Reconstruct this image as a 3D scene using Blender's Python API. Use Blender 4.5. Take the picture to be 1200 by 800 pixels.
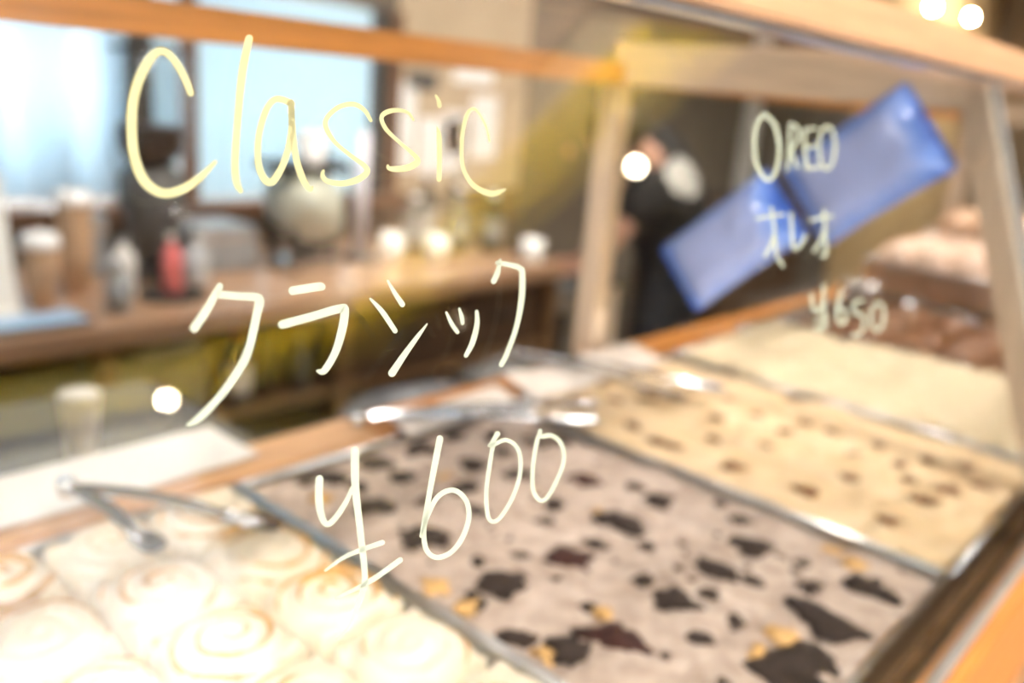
import bpy, math, random
from mathutils import Vector, Matrix, noise

random.seed(7)
SC = bpy.context.scene
COL = SC.collection
for o in list(bpy.data.objects):
    bpy.data.objects.remove(o)

# ------------------------------------------------------------------ camera
CAM = Vector((0.0, 0.0, 1.5))
FPX = 1049.0
def _axes():
    x = Vector((950, -215, FPX)).normalized()
    y = Vector((-1250, -405, FPX)); y = (y - x * y.dot(x)).normalized()
    z = x.cross(y)
    return x, y, z
AX, AY, AZ = _axes()          # world axes seen from the lens (right, down, forward)
cam_d = bpy.data.cameras.new('camera')
cam = bpy.data.objects.new('camera', cam_d)
COL.objects.link(cam)
m = Matrix.Identity(4)
for i, a in enumerate((AX, AY, AZ)):
    m[i][0], m[i][1], m[i][2], m[i][3] = a[0], -a[1], -a[2], CAM[i]
cam.matrix_world = m
cam_d.sensor_width = 36.0
cam_d.lens = FPX * 36.0 / 1200.0
cam_d.clip_start = 0.01
cam_d.clip_end = 200
cam_d.dof.use_dof = True
cam_d.dof.focus_distance = 0.245
cam_d.dof.aperture_fstop = 5.6
SC.camera = cam

# ------------------------------------------------------------------ world, exposure
W = bpy.data.worlds.new('sky'); SC.world = W
W.use_nodes = True
wn = W.node_tree.nodes; wl = W.node_tree.links
bg = wn['Background']
tc = wn.new('ShaderNodeTexCoord'); sp = wn.new('ShaderNodeSeparateXYZ'); rp = wn.new('ShaderNodeValToRGB')
wl.new(tc.outputs['Generated'], sp.inputs[0]); wl.new(sp.outputs['Z'], rp.inputs[0])
rp.color_ramp.elements[0].position = 0.0; rp.color_ramp.elements[0].color = (0.95, 0.97, 1.0, 1)
rp.color_ramp.elements[1].position = 1.0; rp.color_ramp.elements[1].color = (0.75, 0.87, 1.0, 1)
wl.new(rp.outputs[0], bg.inputs['Color'])
bg.inputs['Strength'].default_value = 7.0
SC.view_settings.view_transform = 'Standard'
SC.view_settings.look = 'None'
SC.view_settings.exposure = 1.3
SC.view_settings.gamma = 1.0

# ------------------------------------------------------------------ pixel helpers (1200x800 frame)
def ray(px, py):
    d = Vector(((px - 600) / FPX, (py - 400) / FPX, 1.0))
    return Vector((AX.dot(d), AY.dot(d), AZ.dot(d)))
def at_z(px, py, z):
    r = ray(px, py); return CAM + r * ((z - CAM.z) / r.z)
def at_y(px, py, y):
    r = ray(px, py); return CAM + r * (y / r.y)
def at_x(px, py, x):
    r = ray(px, py); return CAM + r * (x / r.x)

# ------------------------------------------------------------------ materials
MATS = {}
def mat(name, base, rough=0.5, metal=0.0, noise_scale=None, noise_amt=0.12, stretch=(1, 1, 1), bump=0.0, emit=None,
        emit_strength=0.0, sub=0.0, coat=0.0, base2=None, spec=0.5):
    M = bpy.data.materials.new(name); M.use_nodes = True
    nt = M.node_tree; n = nt.nodes; l = nt.links
    b = n['Principled BSDF']
    b.inputs['Base Color'].default_value = (*base, 1)
    b.inputs['Roughness'].default_value = rough
    b.inputs['Metallic'].default_value = metal
    b.inputs['Coat Weight'].default_value = coat
    b.inputs['Specular IOR Level'].default_value = spec
    if sub:
        b.inputs['Subsurface Weight'].default_value = sub
        b.inputs['Subsurface Radius'].default_value = (0.006, 0.004, 0.003)
        b.inputs['Subsurface Scale'].default_value = 0.5
    if noise_scale:
        t = n.new('ShaderNodeTexCoord'); mp = n.new('ShaderNodeMapping'); nz = n.new('ShaderNodeTexNoise')
        mp.inputs['Scale'].default_value = stretch
        nz.inputs['Scale'].default_value = noise_scale; nz.inputs['Detail'].default_value = 6
        l.new(t.outputs['Object'], mp.inputs[0]); l.new(mp.outputs[0], nz.inputs['Vector'])
        cr = n.new('ShaderNodeValToRGB')
        c2 = base2 if base2 else tuple(max(0, c * (1 - 2 * noise_amt)) for c in base)
        cr.color_ramp.elements[0].position = 0.35; cr.color_ramp.elements[1].position = 0.65
        cr.color_ramp.elements[0].color = (*c2, 1)
        cr.color_ramp.elements[1].color = (*base, 1)
        l.new(nz.outputs['Fac'], cr.inputs[0]); l.new(cr.outputs[0], b.inputs['Base Color'])
        if bump:
            bp = n.new('ShaderNodeBump'); bp.inputs['Strength'].default_value = bump; bp.inputs['Distance'].default_value = 0.002
            l.new(nz.outputs['Fac'], bp.inputs['Height']); l.new(bp.outputs[0], b.inputs['Normal'])
    if emit:
        b.inputs['Emission Color'].default_value = (*emit, 1)
        b.inputs['Emission Strength'].default_value = emit_strength
    MATS[name] = M
    return M

def glass_mat(name, tint=(1, 1, 1), ior=1.5):
    """thin clear pane: light passes straight, Fresnel part is mirrored at each face"""
    M = bpy.data.materials.new(name); M.use_nodes = True
    nt = M.node_tree; n = nt.nodes; l = nt.links
    n.clear()
    out = n.new('ShaderNodeOutputMaterial'); mix = n.new('ShaderNodeMixShader')
    tr = n.new('ShaderNodeBsdfTransparent'); gl = n.new('ShaderNodeBsdfGlossy'); fr = n.new('ShaderNodeFresnel')
    ge = n.new('ShaderNodeNewGeometry'); mx = n.new('ShaderNodeMix')
    tr.inputs['Color'].default_value = (*tint, 1); gl.inputs['Roughness'].default_value = 0.0
    gl.inputs['Color'].default_value = (1, 1, 1, 1)
    mx.inputs[2].default_value = ior; mx.inputs[3].default_value = 1 / ior
    l.new(ge.outputs['Backfacing'], mx.inputs[0]); l.new(mx.outputs[0], fr.inputs['IOR'])
    l.new(fr.outputs[0], mix.inputs[0]); l.new(tr.outputs[0], mix.inputs[1]); l.new(gl.outputs[0], mix.inputs[2])
    l.new(mix.outputs[0], out.inputs[0])
    MATS[name] = M
    return M

def translucent_mat(name, col, trans):
    M = bpy.data.materials.new(name); M.use_nodes = True
    nt = M.node_tree; n = nt.nodes; l = nt.links
    n.clear()
    out = n.new('ShaderNodeOutputMaterial'); ad = n.new('ShaderNodeAddShader')
    df = n.new('ShaderNodeBsdfDiffuse'); tr = n.new('ShaderNodeBsdfTranslucent')
    wv = n.new('ShaderNodeTexNoise'); wv.inputs['Scale'].default_value = 60
    df.inputs['Color'].default_value = (*col, 1); tr.inputs['Color'].default_value = (*trans, 1)
    l.new(df.outputs[0], ad.inputs[0]); l.new(tr.outputs[0], ad.inputs[1]); l.new(ad.outputs[0], out.inputs[0])
    bp = n.new('ShaderNodeBump'); bp.inputs['Strength'].default_value = 0.05
    l.new(wv.outputs['Fac'], bp.inputs['Height']); l.new(bp.outputs[0], df.inputs['Normal'])
    MATS[name] = M
    return M

mat('wood_orange', (0.56, 0.215, 0.040), 0.42, noise_scale=9, noise_amt=0.16, stretch=(1, 14, 14), bump=0.15, coat=0.2)
mat('wood_orange_y', (0.56, 0.27, 0.085), 0.42, noise_scale=9, noise_amt=0.14, stretch=(14, 1, 14), bump=0.15, coat=0.2)
mat('wood_pale', (0.90, 0.71, 0.53), 0.45, noise_scale=9, noise_amt=0.1, stretch=(14, 14, 1), bump=0.1, coat=0.1)
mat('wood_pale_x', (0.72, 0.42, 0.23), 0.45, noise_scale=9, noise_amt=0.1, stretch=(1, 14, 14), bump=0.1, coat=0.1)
mat('wood_pale_y', (0.80, 0.62, 0.45), 0.45, noise_scale=9, noise_amt=0.1, stretch=(14, 1, 14), bump=0.1, coat=0.1)
mat('wood_counter', (0.36, 0.215, 0.13), 0.35, noise_scale=5, noise_amt=0.15, stretch=(1, 10, 10), bump=0.05, coat=0.3)
mat('wood_dark', (0.075, 0.04, 0.02), 0.5, noise_scale=7, noise_amt=0.2, stretch=(1, 10, 10))
mat('wood_mid', (0.2, 0.11, 0.05), 0.5, noise_scale=7, noise_amt=0.2, stretch=(10, 10, 1))
mat('steel', (0.62, 0.63, 0.64), 0.28, 1.0, noise_scale=40, noise_amt=0.06, stretch=(1, 20, 20))
mat('chrome', (0.66, 0.69, 0.74), 0.2, 1.0, noise_scale=20, noise_amt=0.03)
mat('aluminium', (0.48, 0.49, 0.5), 0.4, 0.8, noise_scale=30, noise_amt=0.05)
mat('grey_seal', (0.36, 0.37, 0.38), 0.5, noise_scale=30, noise_amt=0.05)
mat('marker', (0.44, 0.41, 0.21), 0.6, noise_scale=300, noise_amt=0.04)
mat('marker_pale', (0.40, 0.43, 0.33), 0.6, noise_scale=300, noise_amt=0.04)
mat('dough', (0.74, 0.42, 0.14), 0.6, noise_scale=60, noise_amt=0.18, bump=0.4, sub=0.1)
mat('dough_dark', (0.40, 0.17, 0.05), 0.6, noise_scale=60, noise_amt=0.18, bump=0.4)
mat('frost_white', (0.84, 0.79, 0.70), 0.38, noise_scale=30, noise_amt=0.02, sub=0.15, base2=(0.82, 0.73, 0.57))
mat('frost_cookie', (0.58, 0.48, 0.42), 0.5, noise_scale=55, bump=0.7, base2=(0.38, 0.29, 0.24), sub=0.05)
mat('frost_caramel', (0.86, 0.69, 0.47), 0.45, noise_scale=45, bump=0.5, base2=(0.80, 0.57, 0.32), sub=0.1)
mat('frost_cream', (0.74, 0.64, 0.46), 0.5, noise_scale=60, bump=0.5, base2=(0.66, 0.53, 0.34), sub=0.1)
mat('frost_choc', (0.26, 0.11, 0.045), 0.3, noise_scale=40, bump=0.4, base2=(0.12, 0.045, 0.02))
mat('frost_pink', (0.82, 0.66, 0.55), 0.45, noise_scale=40, bump=0.4, base2=(0.62, 0.40, 0.28))
mat('frost_tan', (0.66, 0.46, 0.32), 0.45, noise_scale=40, bump=0.4, base2=(0.38, 0.20, 0.10))
mat('cookie', (0.046, 0.030, 0.025), 0.95, noise_scale=180, noise_amt=0.25, bump=0.9)
mat('cookie_red', (0.06, 0.017, 0.014), 0.9, noise_scale=180, noise_amt=0.25, bump=0.9)
mat('nut', (0.25, 0.09, 0.03), 0.5, noise_scale=150, noise_amt=0.25, bump=0.8)
mat('gold_bit', (0.78, 0.47, 0.18), 0.55, noise_scale=120, noise_amt=0.2, bump=0.8)
mat('paper_white', (0.86, 0.86, 0.86), 0.7, noise_scale=15, noise_amt=0.02)
mat('parchment', (0.82, 0.74, 0.68), 0.6, noise_scale=25, noise_amt=0.04)
mat('kraft', (0.66, 0.44, 0.27), 0.7, noise_scale=50, noise_amt=0.06)
mat('black', (0.012, 0.012, 0.013), 0.5, noise_scale=30, noise_amt=0.1)
mat('black_cloth', (0.012, 0.012, 0.013), 0.85, noise_scale=90, noise_amt=0.15)
mat('navy_cloth', (0.02, 0.025, 0.035), 0.85, noise_scale=90, noise_amt=0.15)
mat('skin', (0.62, 0.34, 0.24), 0.5, noise_scale=25, noise_amt=0.05, sub=0.1)
mat('hair', (0.02, 0.014, 0.01), 0.5, noise_scale=60, noise_amt=0.2, stretch=(1, 1, 6))
mat('print_white', (0.85, 0.83, 0.78), 0.8, noise_scale=30, base2=(0.35, 0.33, 0.31))
mat('wall_tan', (0.50, 0.39, 0.27), 0.85, noise_scale=4, noise_amt=0.05)
mat('wall_gold', (0.55, 0.38, 0.18), 0.85, noise_scale=4, noise_amt=0.05)
mat('wall_grey', (0.16, 0.13, 0.10), 0.85, noise_scale=4, noise_amt=0.08)
mat('wall_cream', (0.42, 0.34, 0.25), 0.85, noise_scale=4, noise_amt=0.05)
mat('wall_brown', (0.17, 0.11, 0.07), 0.8, noise_scale=4, noise_amt=0.08)
mat('floor_concrete', (0.16, 0.14, 0.12), 0.6, noise_scale=3, noise_amt=0.1)
mat('pavement_pale', (0.62, 0.6, 0.57), 0.85, noise_scale=3, noise_amt=0.05)
mat('ceiling_dark', (0.05, 0.04, 0.03), 0.9, noise_scale=3, noise_amt=0.1)
mat('ceiling_wood', (0.50, 0.31, 0.13), 0.7, noise_scale=3, noise_amt=0.1, stretch=(1, 8, 1))
mat('yellow_paint', (0.74, 0.55, 0.03), 0.6, noise_scale=3, noise_amt=0.05)
mat('tan_trim', (0.90, 0.72, 0.48), 0.6, noise_scale=3, noise_amt=0.05)
mat('frame_dark', (0.05, 0.045, 0.04), 0.5, noise_scale=20, noise_amt=0.1)
mat('frame_brown', (0.16, 0.075, 0.035), 0.5, noise_scale=20, noise_amt=0.1)
mat('dark_grey', (0.085, 0.085, 0.085), 0.5, noise_scale=20, noise_amt=0.08)
mat('grey_green', (0.24, 0.25, 0.21), 0.5, noise_scale=20, noise_amt=0.08)
mat('bag_grey', (0.11, 0.115, 0.13), 0.35, noise_scale=10, noise_amt=0.15)
mat('grey_plastic', (0.34, 0.36, 0.39), 0.35, noise_scale=10, noise_amt=0.15)
mat('blue_plastic', (0.30, 0.50, 0.75), 0.3, noise_scale=10, noise_amt=0.08)
mat('pink_plastic', (0.75, 0.18, 0.18), 0.4, noise_scale=10, noise_amt=0.06)
mat('red_plastic', (0.5, 0.03, 0.03), 0.4, noise_scale=10, noise_amt=0.06)
mat('pale_enamel', (0.55, 0.58, 0.50), 0.3, noise_scale=6, noise_amt=0.05)
mat('white_plastic', (0.80, 0.80, 0.78), 0.4, noise_scale=10, noise_amt=0.02)
mat('lilac_plastic', (0.60, 0.60, 0.68), 0.4, noise_scale=10, noise_amt=0.03)
mat('beans', (0.06, 0.028, 0.014), 0.45, noise_scale=120, noise_amt=0.3, bump=0.8)
mat('clear_item', (0.55, 0.58, 0.62), 0.15, noise_scale=12, noise_amt=0.15)
mat('brass', (0.55, 0.38, 0.14), 0.3, 1.0, noise_scale=20, noise_amt=0.05)
mat('bulb_glow', (1, 0.9, 0.75), 0.3, emit=(1.0, 0.80, 0.55), emit_strength=130, noise_scale=5, noise_amt=0.01)
mat('bulb_dim', (1, 0.9, 0.75), 0.3, emit=(1.0, 0.74, 0.5), emit_strength=2.2, noise_scale=5, noise_amt=0.01)
mat('panel_glow', (1, 0.95, 0.9), 0.3, emit=(1.0, 0.88, 0.72), emit_strength=14, noise_scale=5, noise_amt=0.01)
glass_mat('case_glass', (0.985, 0.99, 0.985))
glass_mat('jar_glass', (0.85, 0.88, 0.9))
translucent_mat('curtain', (0.46, 0.56, 0.63), (0.21, 0.238, 0.252))
translucent_mat('blind', (0.45, 0.56, 0.62), (0.125, 0.165, 0.182))

translucent_mat('glare_sheer', (0.6, 0.6, 0.6), (0.09, 0.09, 0.09))
translucent_mat('glare_sheer_thin', (0.6, 0.6, 0.6), (0.62, 0.62, 0.63))
def pack_mat():
    """blue wrapper with a pale lilac picture area in the middle"""
    M = mat('blue_wrapper', (0.05, 0.14, 0.55), 0.25, coat=0.3)
    nt = M.node_tree; n = nt.nodes; l = nt.links; b = n['Principled BSDF']
    t = n.new('ShaderNodeTexCoord'); v = n.new('ShaderNodeVectorMath'); v.operation = 'ABSOLUTE'
    s = n.new('ShaderNodeSeparateXYZ'); l.new(t.outputs['Object'], v.inputs[0]); l.new(v.outputs[0], s.inputs[0])
    a = n.new('ShaderNodeMath'); a.operation = 'MULTIPLY'; a.inputs[1].default_value = 1 / 0.085; l.new(s.outputs['X'], a.inputs[0])
    c = n.new('ShaderNodeMath'); c.operation = 'MULTIPLY'; c.inputs[1].default_value = 1 / 0.055; l.new(s.outputs['Y'], c.inputs[0])
    mx = n.new('ShaderNodeMath'); mx.operation = 'MAXIMUM'; l.new(a.outputs[0], mx.inputs[0]); l.new(c.outputs[0], mx.inputs[1])
    nz = n.new('ShaderNodeTexNoise'); nz.inputs['Scale'].default_value = 26; l.new(t.outputs['Object'], nz.inputs['Vector'])
    ad = n.new('ShaderNodeMath'); ad.operation = 'MULTIPLY_ADD'; ad.inputs[1].default_value = 0.25; ad.inputs[2].default_value = -0.12
    l.new(nz.outputs['Fac'], ad.inputs[0])
    sm = n.new('ShaderNodeMath'); sm.operation = 'ADD'; l.new(mx.outputs[0], sm.inputs[0]); l.new(ad.outputs[0], sm.inputs[1])
    cr = n.new('ShaderNodeValToRGB'); e = cr.color_ramp.elements
    e[0].position = 0.45; e[0].color = (0.44, 0.53, 0.92, 1); e[1].position = 0.92; e[1].color = (0.025, 0.15, 0.80, 1)
    k = e.new(0.70); k.color = (0.22, 0.37, 0.88, 1)
    l.new(sm.outputs[0], cr.inputs[0]); l.new(cr.outputs[0], b.inputs['Base Color'])
pack_mat()

# ------------------------------------------------------------------ mesh helpers
class MB:
    def __init__(s): s.v = []; s.f = []
    def add(s, vs, fs):
        o = len(s.v); s.v += [tuple(p) for p in vs]; s.f += [tuple(i + o for i in f) for f in fs]; return s
    def box(s, a, b, bev=0.0):
        x0, y0, z0 = (min(a[i], b[i]) for i in range(3)); x1, y1, z1 = (max(a[i], b[i]) for i in range(3))
        if bev <= 0:
            return s.add([(x0,y0,z0),(x1,y0,z0),(x1,y1,z0),(x0,y1,z0),(x0,y0,z1),(x1,y0,z1),(x1,y1,z1),(x0,y1,z1)],
                         [(0,3,2,1),(4,5,6,7),(0,1,5,4),(1,2,6,5),(2,3,7,6),(3,0,4,7)])
        import bmesh
        bm = bmesh.new(); bmesh.ops.create_cube(bm, size=1)
        for v in bm.verts:
            v.co = Vector(((x0+x1)/2+v.co.x*(x1-x0), (y0+y1)/2+v.co.y*(y1-y0), (z0+z1)/2+v.co.z*(z1-z0)))
        bmesh.ops.bevel(bm, geom=list(bm.edges), offset=bev, segments=2, affect='EDGES')
        bm.verts.index_update()
        s.add([v.co[:] for v in bm.verts], [[v.index for v in f.verts] for f in bm.faces]); bm.free(); return s
    def bar(s, p, q, w, d, up=Vector((0, 0, 1))):
        """rectangular bar from p to q, w across, d along the up-ish normal"""
        p = Vector(p); q = Vector(q); t = (q - p).normalized(); sd = t.cross(up).normalized(); u = sd.cross(t)
        vs = []
        for c in (p, q):
            for a, b in ((-1,-1),(1,-1),(1,1),(-1,1)): vs.append(c + sd*a*w/2 + u*b*d/2)
        return s.add(vs, [(0,1,2,3),(7,6,5,4),(0,4,5,1),(1,5,6,2),(2,6,7,3),(3,7,4,0)])
    def tube(s, pts, rad, n=8, cap=True):
        pts = [Vector(p) for p in pts]
        if not isinstance(rad, (list, tuple)): rad = [rad]*len(pts)
        vs = []; fs = []; ref = Vector((0.31, 0.17, 0.93))
        for i, p in enumerate(pts):
            t = (pts[min(i+1, len(pts)-1)] - pts[max(i-1, 0)]).normalized()
            a = t.cross(ref).normalized(); b = t.cross(a)
            for k in range(n):
                th = 2*math.pi*k/n; vs.append(p + (a*math.cos(th) + b*math.sin(th))*rad[i])
        for i in range(len(pts)-1):
            for k in range(n):
                k2 = (k+1) % n
                fs.append((i*n+k, i*n+k2, (i+1)*n+k2, (i+1)*n+k))
        if cap: fs += [tuple(range(n-1, -1, -1)), tuple((len(pts)-1)*n+k for k in range(n))]
        return s.add(vs, fs)
    def lathe(s, c, prof, n=20, cap=True):
        """prof: (radius, height) from bottom to top"""
        c = Vector(c); vs = []; fs = []
        for r, h in prof:
            for k in range(n):
                th = 2*math.pi*k/n; vs.append(c + Vector((r*math.cos(th), r*math.sin(th), h)))
        for i in range(len(prof)-1):
            for k in range(n):
                k2 = (k+1) % n; fs.append((i*n+k, i*n+k2, (i+1)*n+k2, (i+1)*n+k))
        if cap: fs.append(tuple(range(n-1, -1, -1)))
        if cap is True: fs.append(tuple((len(prof)-1)*n+k for k in range(n)))
        return s.add(vs, fs)
    def ball(s, c, r, n=12, mrow=8, sq=(1,1,1), nz=0.0, seed=0):
        c = Vector(c); vs = [c + Vector((0,0,-r*sq[2]))]; fs = []
        for i in range(1, mrow):
            ph = -math.pi/2 + math.pi*i/mrow
            for k in range(n):
                th = 2*math.pi*k/n
                d = Vector((math.cos(ph)*math.cos(th), math.cos(ph)*math.sin(th), math.sin(ph)))
                rr = r*(1 + (nz*noise.noise(d*1.7 + Vector((seed*3.1, seed*1.7, seed))) if nz else 0))
                vs.append(c + Vector((d.x*sq[0], d.y*sq[1], d.z*sq[2]))*rr)
        vs.append(c + Vector((0,0,r*sq[2])))
        for k in range(n): fs.append((0, 1+(k+1)%n, 1+k))
        for i in range(mrow-2):
            for k in range(n):
                a = 1+i*n; k2 = (k+1)%n; fs.append((a+k, a+k2, a+n+k2, a+n+k))
        t = len(vs)-1; a = 1+(mrow-2)*n
        for k in range(n): fs.append((a+k, a+(k+1)%n, t))
        return s.add(vs, fs)
    def build(s, name, material, parent=None, smooth=False):
        me = bpy.data.meshes.new(name); 
        loc = Vector((0, 0, 0))
        if parent is not None:
            loc = Vector(parent.get('_o', (0, 0, 0)))
        me.from_pydata([(p[0]-loc.x, p[1]-loc.y, p[2]-loc.z) for p in s.v], [], s.f)
        me.materials.append(MATS[material] if isinstance(material, str) else material)
        me.update()
        if smooth:
            me.polygons.foreach_set('use_smooth', [True]*len(me.polygons))
        o = bpy.data.objects.new(name, me); COL.objects.link(o)
        if parent is not None:
            o.parent = parent; o['_o'] = tuple(loc)
        return o

def thing(name, label, cat, loc, group=None):
    o = bpy.data.objects.new(name, None); COL.objects.link(o); o.empty_display_size = 0.05
    o.location = loc; o['_o'] = tuple(loc)
    o['label'] = label; o['category'] = cat
    if group: o['group'] = group
    return o
def tag(o, label, cat, group=None, kind=None):
    o['label'] = label; o['category'] = cat
    if group: o['group'] = group
    if kind: o['kind'] = kind
    return o
def struct(name, mb, material, label=None, parent=None):
    o = mb.build(name, material, parent)
    if parent is None: o['kind'] = 'structure'
    if label: o['label'] = label
    return o

# ================================================================== SETTING
FL, CE = 0.0, 2.95
struct('floor', MB().box((-3, -4.2, -0.1), (11, 3.2, FL)), 'floor_concrete', 'dark grey concrete floor of the shop')
YW = 2.9
# back wall: around the window band, tan on the left, grey-brown on the right
WX0, WX1, WZ0, WZ1 = -0.6, 2.41, 1.03, 1.75
w = MB().box((-3, YW, 0), (3.35, YW+0.15, WZ0)); struct('wall_back', w, 'wall_brown', 'brown wall below the curtained windows')
w = MB().box((WX1+0.12, YW, WZ0), (3.35, YW+0.15, CE+0.06)).box((-3, YW, WZ0), (WX0-0.06, YW+0.15, CE+0.06))
struct('wall_back_upper', w, 'wall_tan', 'tan plaster wall beside the window')
struct('wall_back_top', MB().box((WX0-0.06, YW, WZ1), (WX1+0.12, YW+0.15, CE+0.06)), 'wall_grey', 'grey wall above the window')
struct('wall_back_right', MB().box((3.35, YW, 0), (7.4, YW+0.15, CE+0.06)), 'wall_grey', 'dark grey-brown wall behind the person')
struct('wall_back_end', MB().box((7.4, YW, 0), (11, YW+0.15, CE+0.06)), 'wall_gold', 'golden tan wall at the far end behind the pendants')
struct('wall_left', MB().box((-3.15, -6, 0), (-3, YW, CE+0.06)), 'wall_cream', 'cream side wall out of view')
struct('wall_right', MB().box((11, -6, 0), (11.15, YW, CE+0.06)), 'wall_cream', 'tan far end wall')
# window frames
fr = MB()
for x0, x1 in ((WX0-0.06, WX0), (1.395, 1.47), (WX1, WX1+0.06)):
    fr.box((x0, YW-0.04, WZ0), (x1, YW+0.13, WZ1))
struct('window_1', fr, 'frame_dark', 'dark frame of the back window')
f2 = MB().box((1.59, YW-0.03, WZ0), (1.635, YW+0.12, WZ1)).box((WX1+0.06, YW-0.04, WZ0), (WX1+0.12, YW+0.13, WZ1))
struct('trim_1', f2, 'frame_brown', 'brown upright between the window panes')
struct('trim_2', MB().box((WX0-0.1, YW-0.09, WZ0-0.045), (WX1+0.12, YW, WZ0)), 'frame_brown', 'brown wooden window sill')
gl = MB().box((WX0, YW+0.06, WZ0), (WX1, YW+0.066, WZ1))
struct('window_2', gl, 'case_glass', 'clear panes of the back window')
# curtain with vertical folds on the left pane, flat blind on the right
def curtain():
    vs = []; fs = []; nx = 150; x0, x1 = WX0+0.02, 1.40
    for i in range(nx+1):
        x = x0 + (x1-x0)*i/nx
        y = YW + 0.02 + 0.055*math.sin(x*30 + 0.8*math.sin(x*7)) + 0.008*math.sin(x*61)
        for z in (WZ0+0.012, WZ1-0.01): vs.append((x, min(y, YW+0.055), z))
    for i in range(nx): fs.append((2*i, 2*i+2, 2*i+3, 2*i+1))
    n0 = len(vs)
    return MB().add(vs, fs)
o = curtain().build('curtain', 'curtain', None, True)
md = o.modifiers.new('thick', 'SOLIDIFY'); md.thickness = 0.0015
tag(o, 'pale bluish-white folded curtain in the left pane of the back window', 'curtain')
o = MB().box((1.64, YW+0.01, WZ0+0.005), (WX1-0.005, YW+0.014, WZ1-0.005)).build('window_blind', 'blind')
tag(o, 'flat pale-blue blind filling the right pane of the back window', 'blind')
o = MB().box((1.475, YW+0.01, WZ0+0.005), (1.585, YW+0.014, WZ1-0.005)).build('window_blind', 'blind')
tag(o, 'narrow pale-blue blind strip behind the coffee grinder', 'blind')
# white upright on the far wall
struct('trim_3', MB().box((5.55, YW-0.04, 0), (5.72, YW, 2.4)), 'white_plastic', 'white upright door trim on the far wall')
# ceiling: dark slab, wooden field over the counter framed by yellow beams and a tan strip
struct('ceiling', MB().box((-3, -6, CE+0.05), (11, 3.2, CE+0.2)), 'ceiling_dark', 'dark ceiling slab')
struct('ceiling_panel', MB().box((-3, -3.25, CE), (2.75, 2.9, CE+0.05)), 'wall_brown', 'brown ceiling field')
struct('trim_4', MB().box((2.70, -3.3, CE-0.03), (2.97, 2.9, CE+0.05)), 'tan_trim', 'tan strip along the ceiling field')
struct('trim_5', MB().box((2.97, -4.0, CE-0.06), (3.78, 2.9, CE+0.05)), 'yellow_paint', 'yellow ceiling beam running to the shopfront')
struct('trim_6', MB().box((-3, -4.0, CE-0.06), (2.97, -3.3, CE+0.05)), 'yellow_paint', 'yellow ceiling beam along the shopfront')
struct('ceiling_wood', MB().box((3.78, -0.5, CE), (11, 2.9, CE+0.05)), 'ceiling_wood', 'golden wooden ceiling at the far end')
# shopfront: opening to the bright street
struct('wall_front', MB().box((-3, -4.2, 2.84), (11, -4.05, CE+0.05)).box((3.5, -4.2, 0), (11, -4.05, 2.84)).box((-3, -4.2, 0), (-2.8, -4.05, 2.84)),
       'wall_brown', 'shopfront wall around the street opening')
struct('trim_7', MB().box((-2.8, -4.18, 2.80), (3.5, -4.06, 2.84)).box((0.1, -4.18, 0), (0.16, -4.06, 2.80)), 'frame_dark', 'dark shopfront frame')
struct('window_3', MB().box((-2.8, -4.13, 0), (3.5, -4.12, 2.80)), 'case_glass', 'shopfront glass')
def glare_sheer(x0, x1, yc):  # unseen curtains, added to soften the street glare mirrored in the pane
    vs = []; fs = []; nx = 120
    for i in range(nx+1):
        x = x0+(x1-x0)*i/nx; y = yc + 0.03*math.sin(x*31+0.7*math.sin(x*9))
        for z in (0.04, 2.79): vs.append((x, y, z))
    for i in range(nx): fs.append((2*i, 2*i+2, 2*i+3, 2*i+1))
    return MB().add(vs, fs)
for x0, x1, yc, mt, lb in ((2.2, 3.48, -4.0, 'glare_sheer', 'added dense white curtain dimming the right part of the shopfront opening'),
                       (0.75, 2.215, -3.92, 'glare_sheer_thin', 'added thin white curtain dimming the middle of the shopfront opening')):
    o = glare_sheer(x0, x1, yc).build('curtain', mt, None, True)  # added unseen curtains that soften the mirrored street glare
    md = o.modifiers.new('thick', 'SOLIDIFY'); md.thickness = 0.0012
    tag(o, lb, 'curtain')
struct('pavement', MB().box((-12, -16, -0.12), (16, -4.2, -0.02)), 'pavement_pale', 'pale street pavement outside')

# ================================================================== LAMPS
def pendant(p, label, glow='bulb_glow', r=0.020):
    t = thing('pendant_lamp', label, 'lamp', (p[0], p[1], p[2]), 'globe pendants on cords')
    MB().ball(p, r, 16, 10).build('bulb', glow, t, True)
    MB().lathe((p[0], p[1], p[2]+r*0.9), [(0.014, 0), (0.018, 0.01), (0.018, 0.05), (0.008, 0.06)], 12).build('socket', 'brass', t, True)
    MB().tube([(p[0], p[1], p[2]+r+0.05), (p[0], p[1], CE+0.05)], 0.003, 6).build('cord', 'black', t)
    return t
b = at_y(1093, 8, 1.7); pendant(b, 'left globe pendant of the two above the front top beam')
b = at_y(1138, 20, 1.75); pendant(b, 'right globe pendant of the two above the front top beam')
GN = Vector((0, -0.934, 0.357)).normalized()
def mirrored(px, py, h):
    """where a lamp hangs at height h to be seen mirrored in the pane at this spot"""
    d = ray(px, py); p0 = Vector((0.84, 0.0905, 1.2)); t = (p0 - CAM).dot(GN)/d.dot(GN); q = CAM + d*t
    r = d - GN*2*d.dot(GN)
    return q + r*((h-q.z)/r.z)
for px, py, txt, pw in ((195, 468, 'globe pendant near the shopfront, mirrored brightest in the pane', 'bulb_glow'),
                    (745, 195, 'globe pendant past the yellow beam, mirrored over the dark shirt', 'bulb_glow'),
                    (415, 320, 'globe pendant in front of the yellow beam, mirrored above the katakana', 'bulb_dim'),
                    (538, 375, 'globe pendant farthest behind the viewer, mirrored between the katakana', 'bulb_dim')):
    pendant(mirrored(px, py, 2.25), txt, pw)
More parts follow.
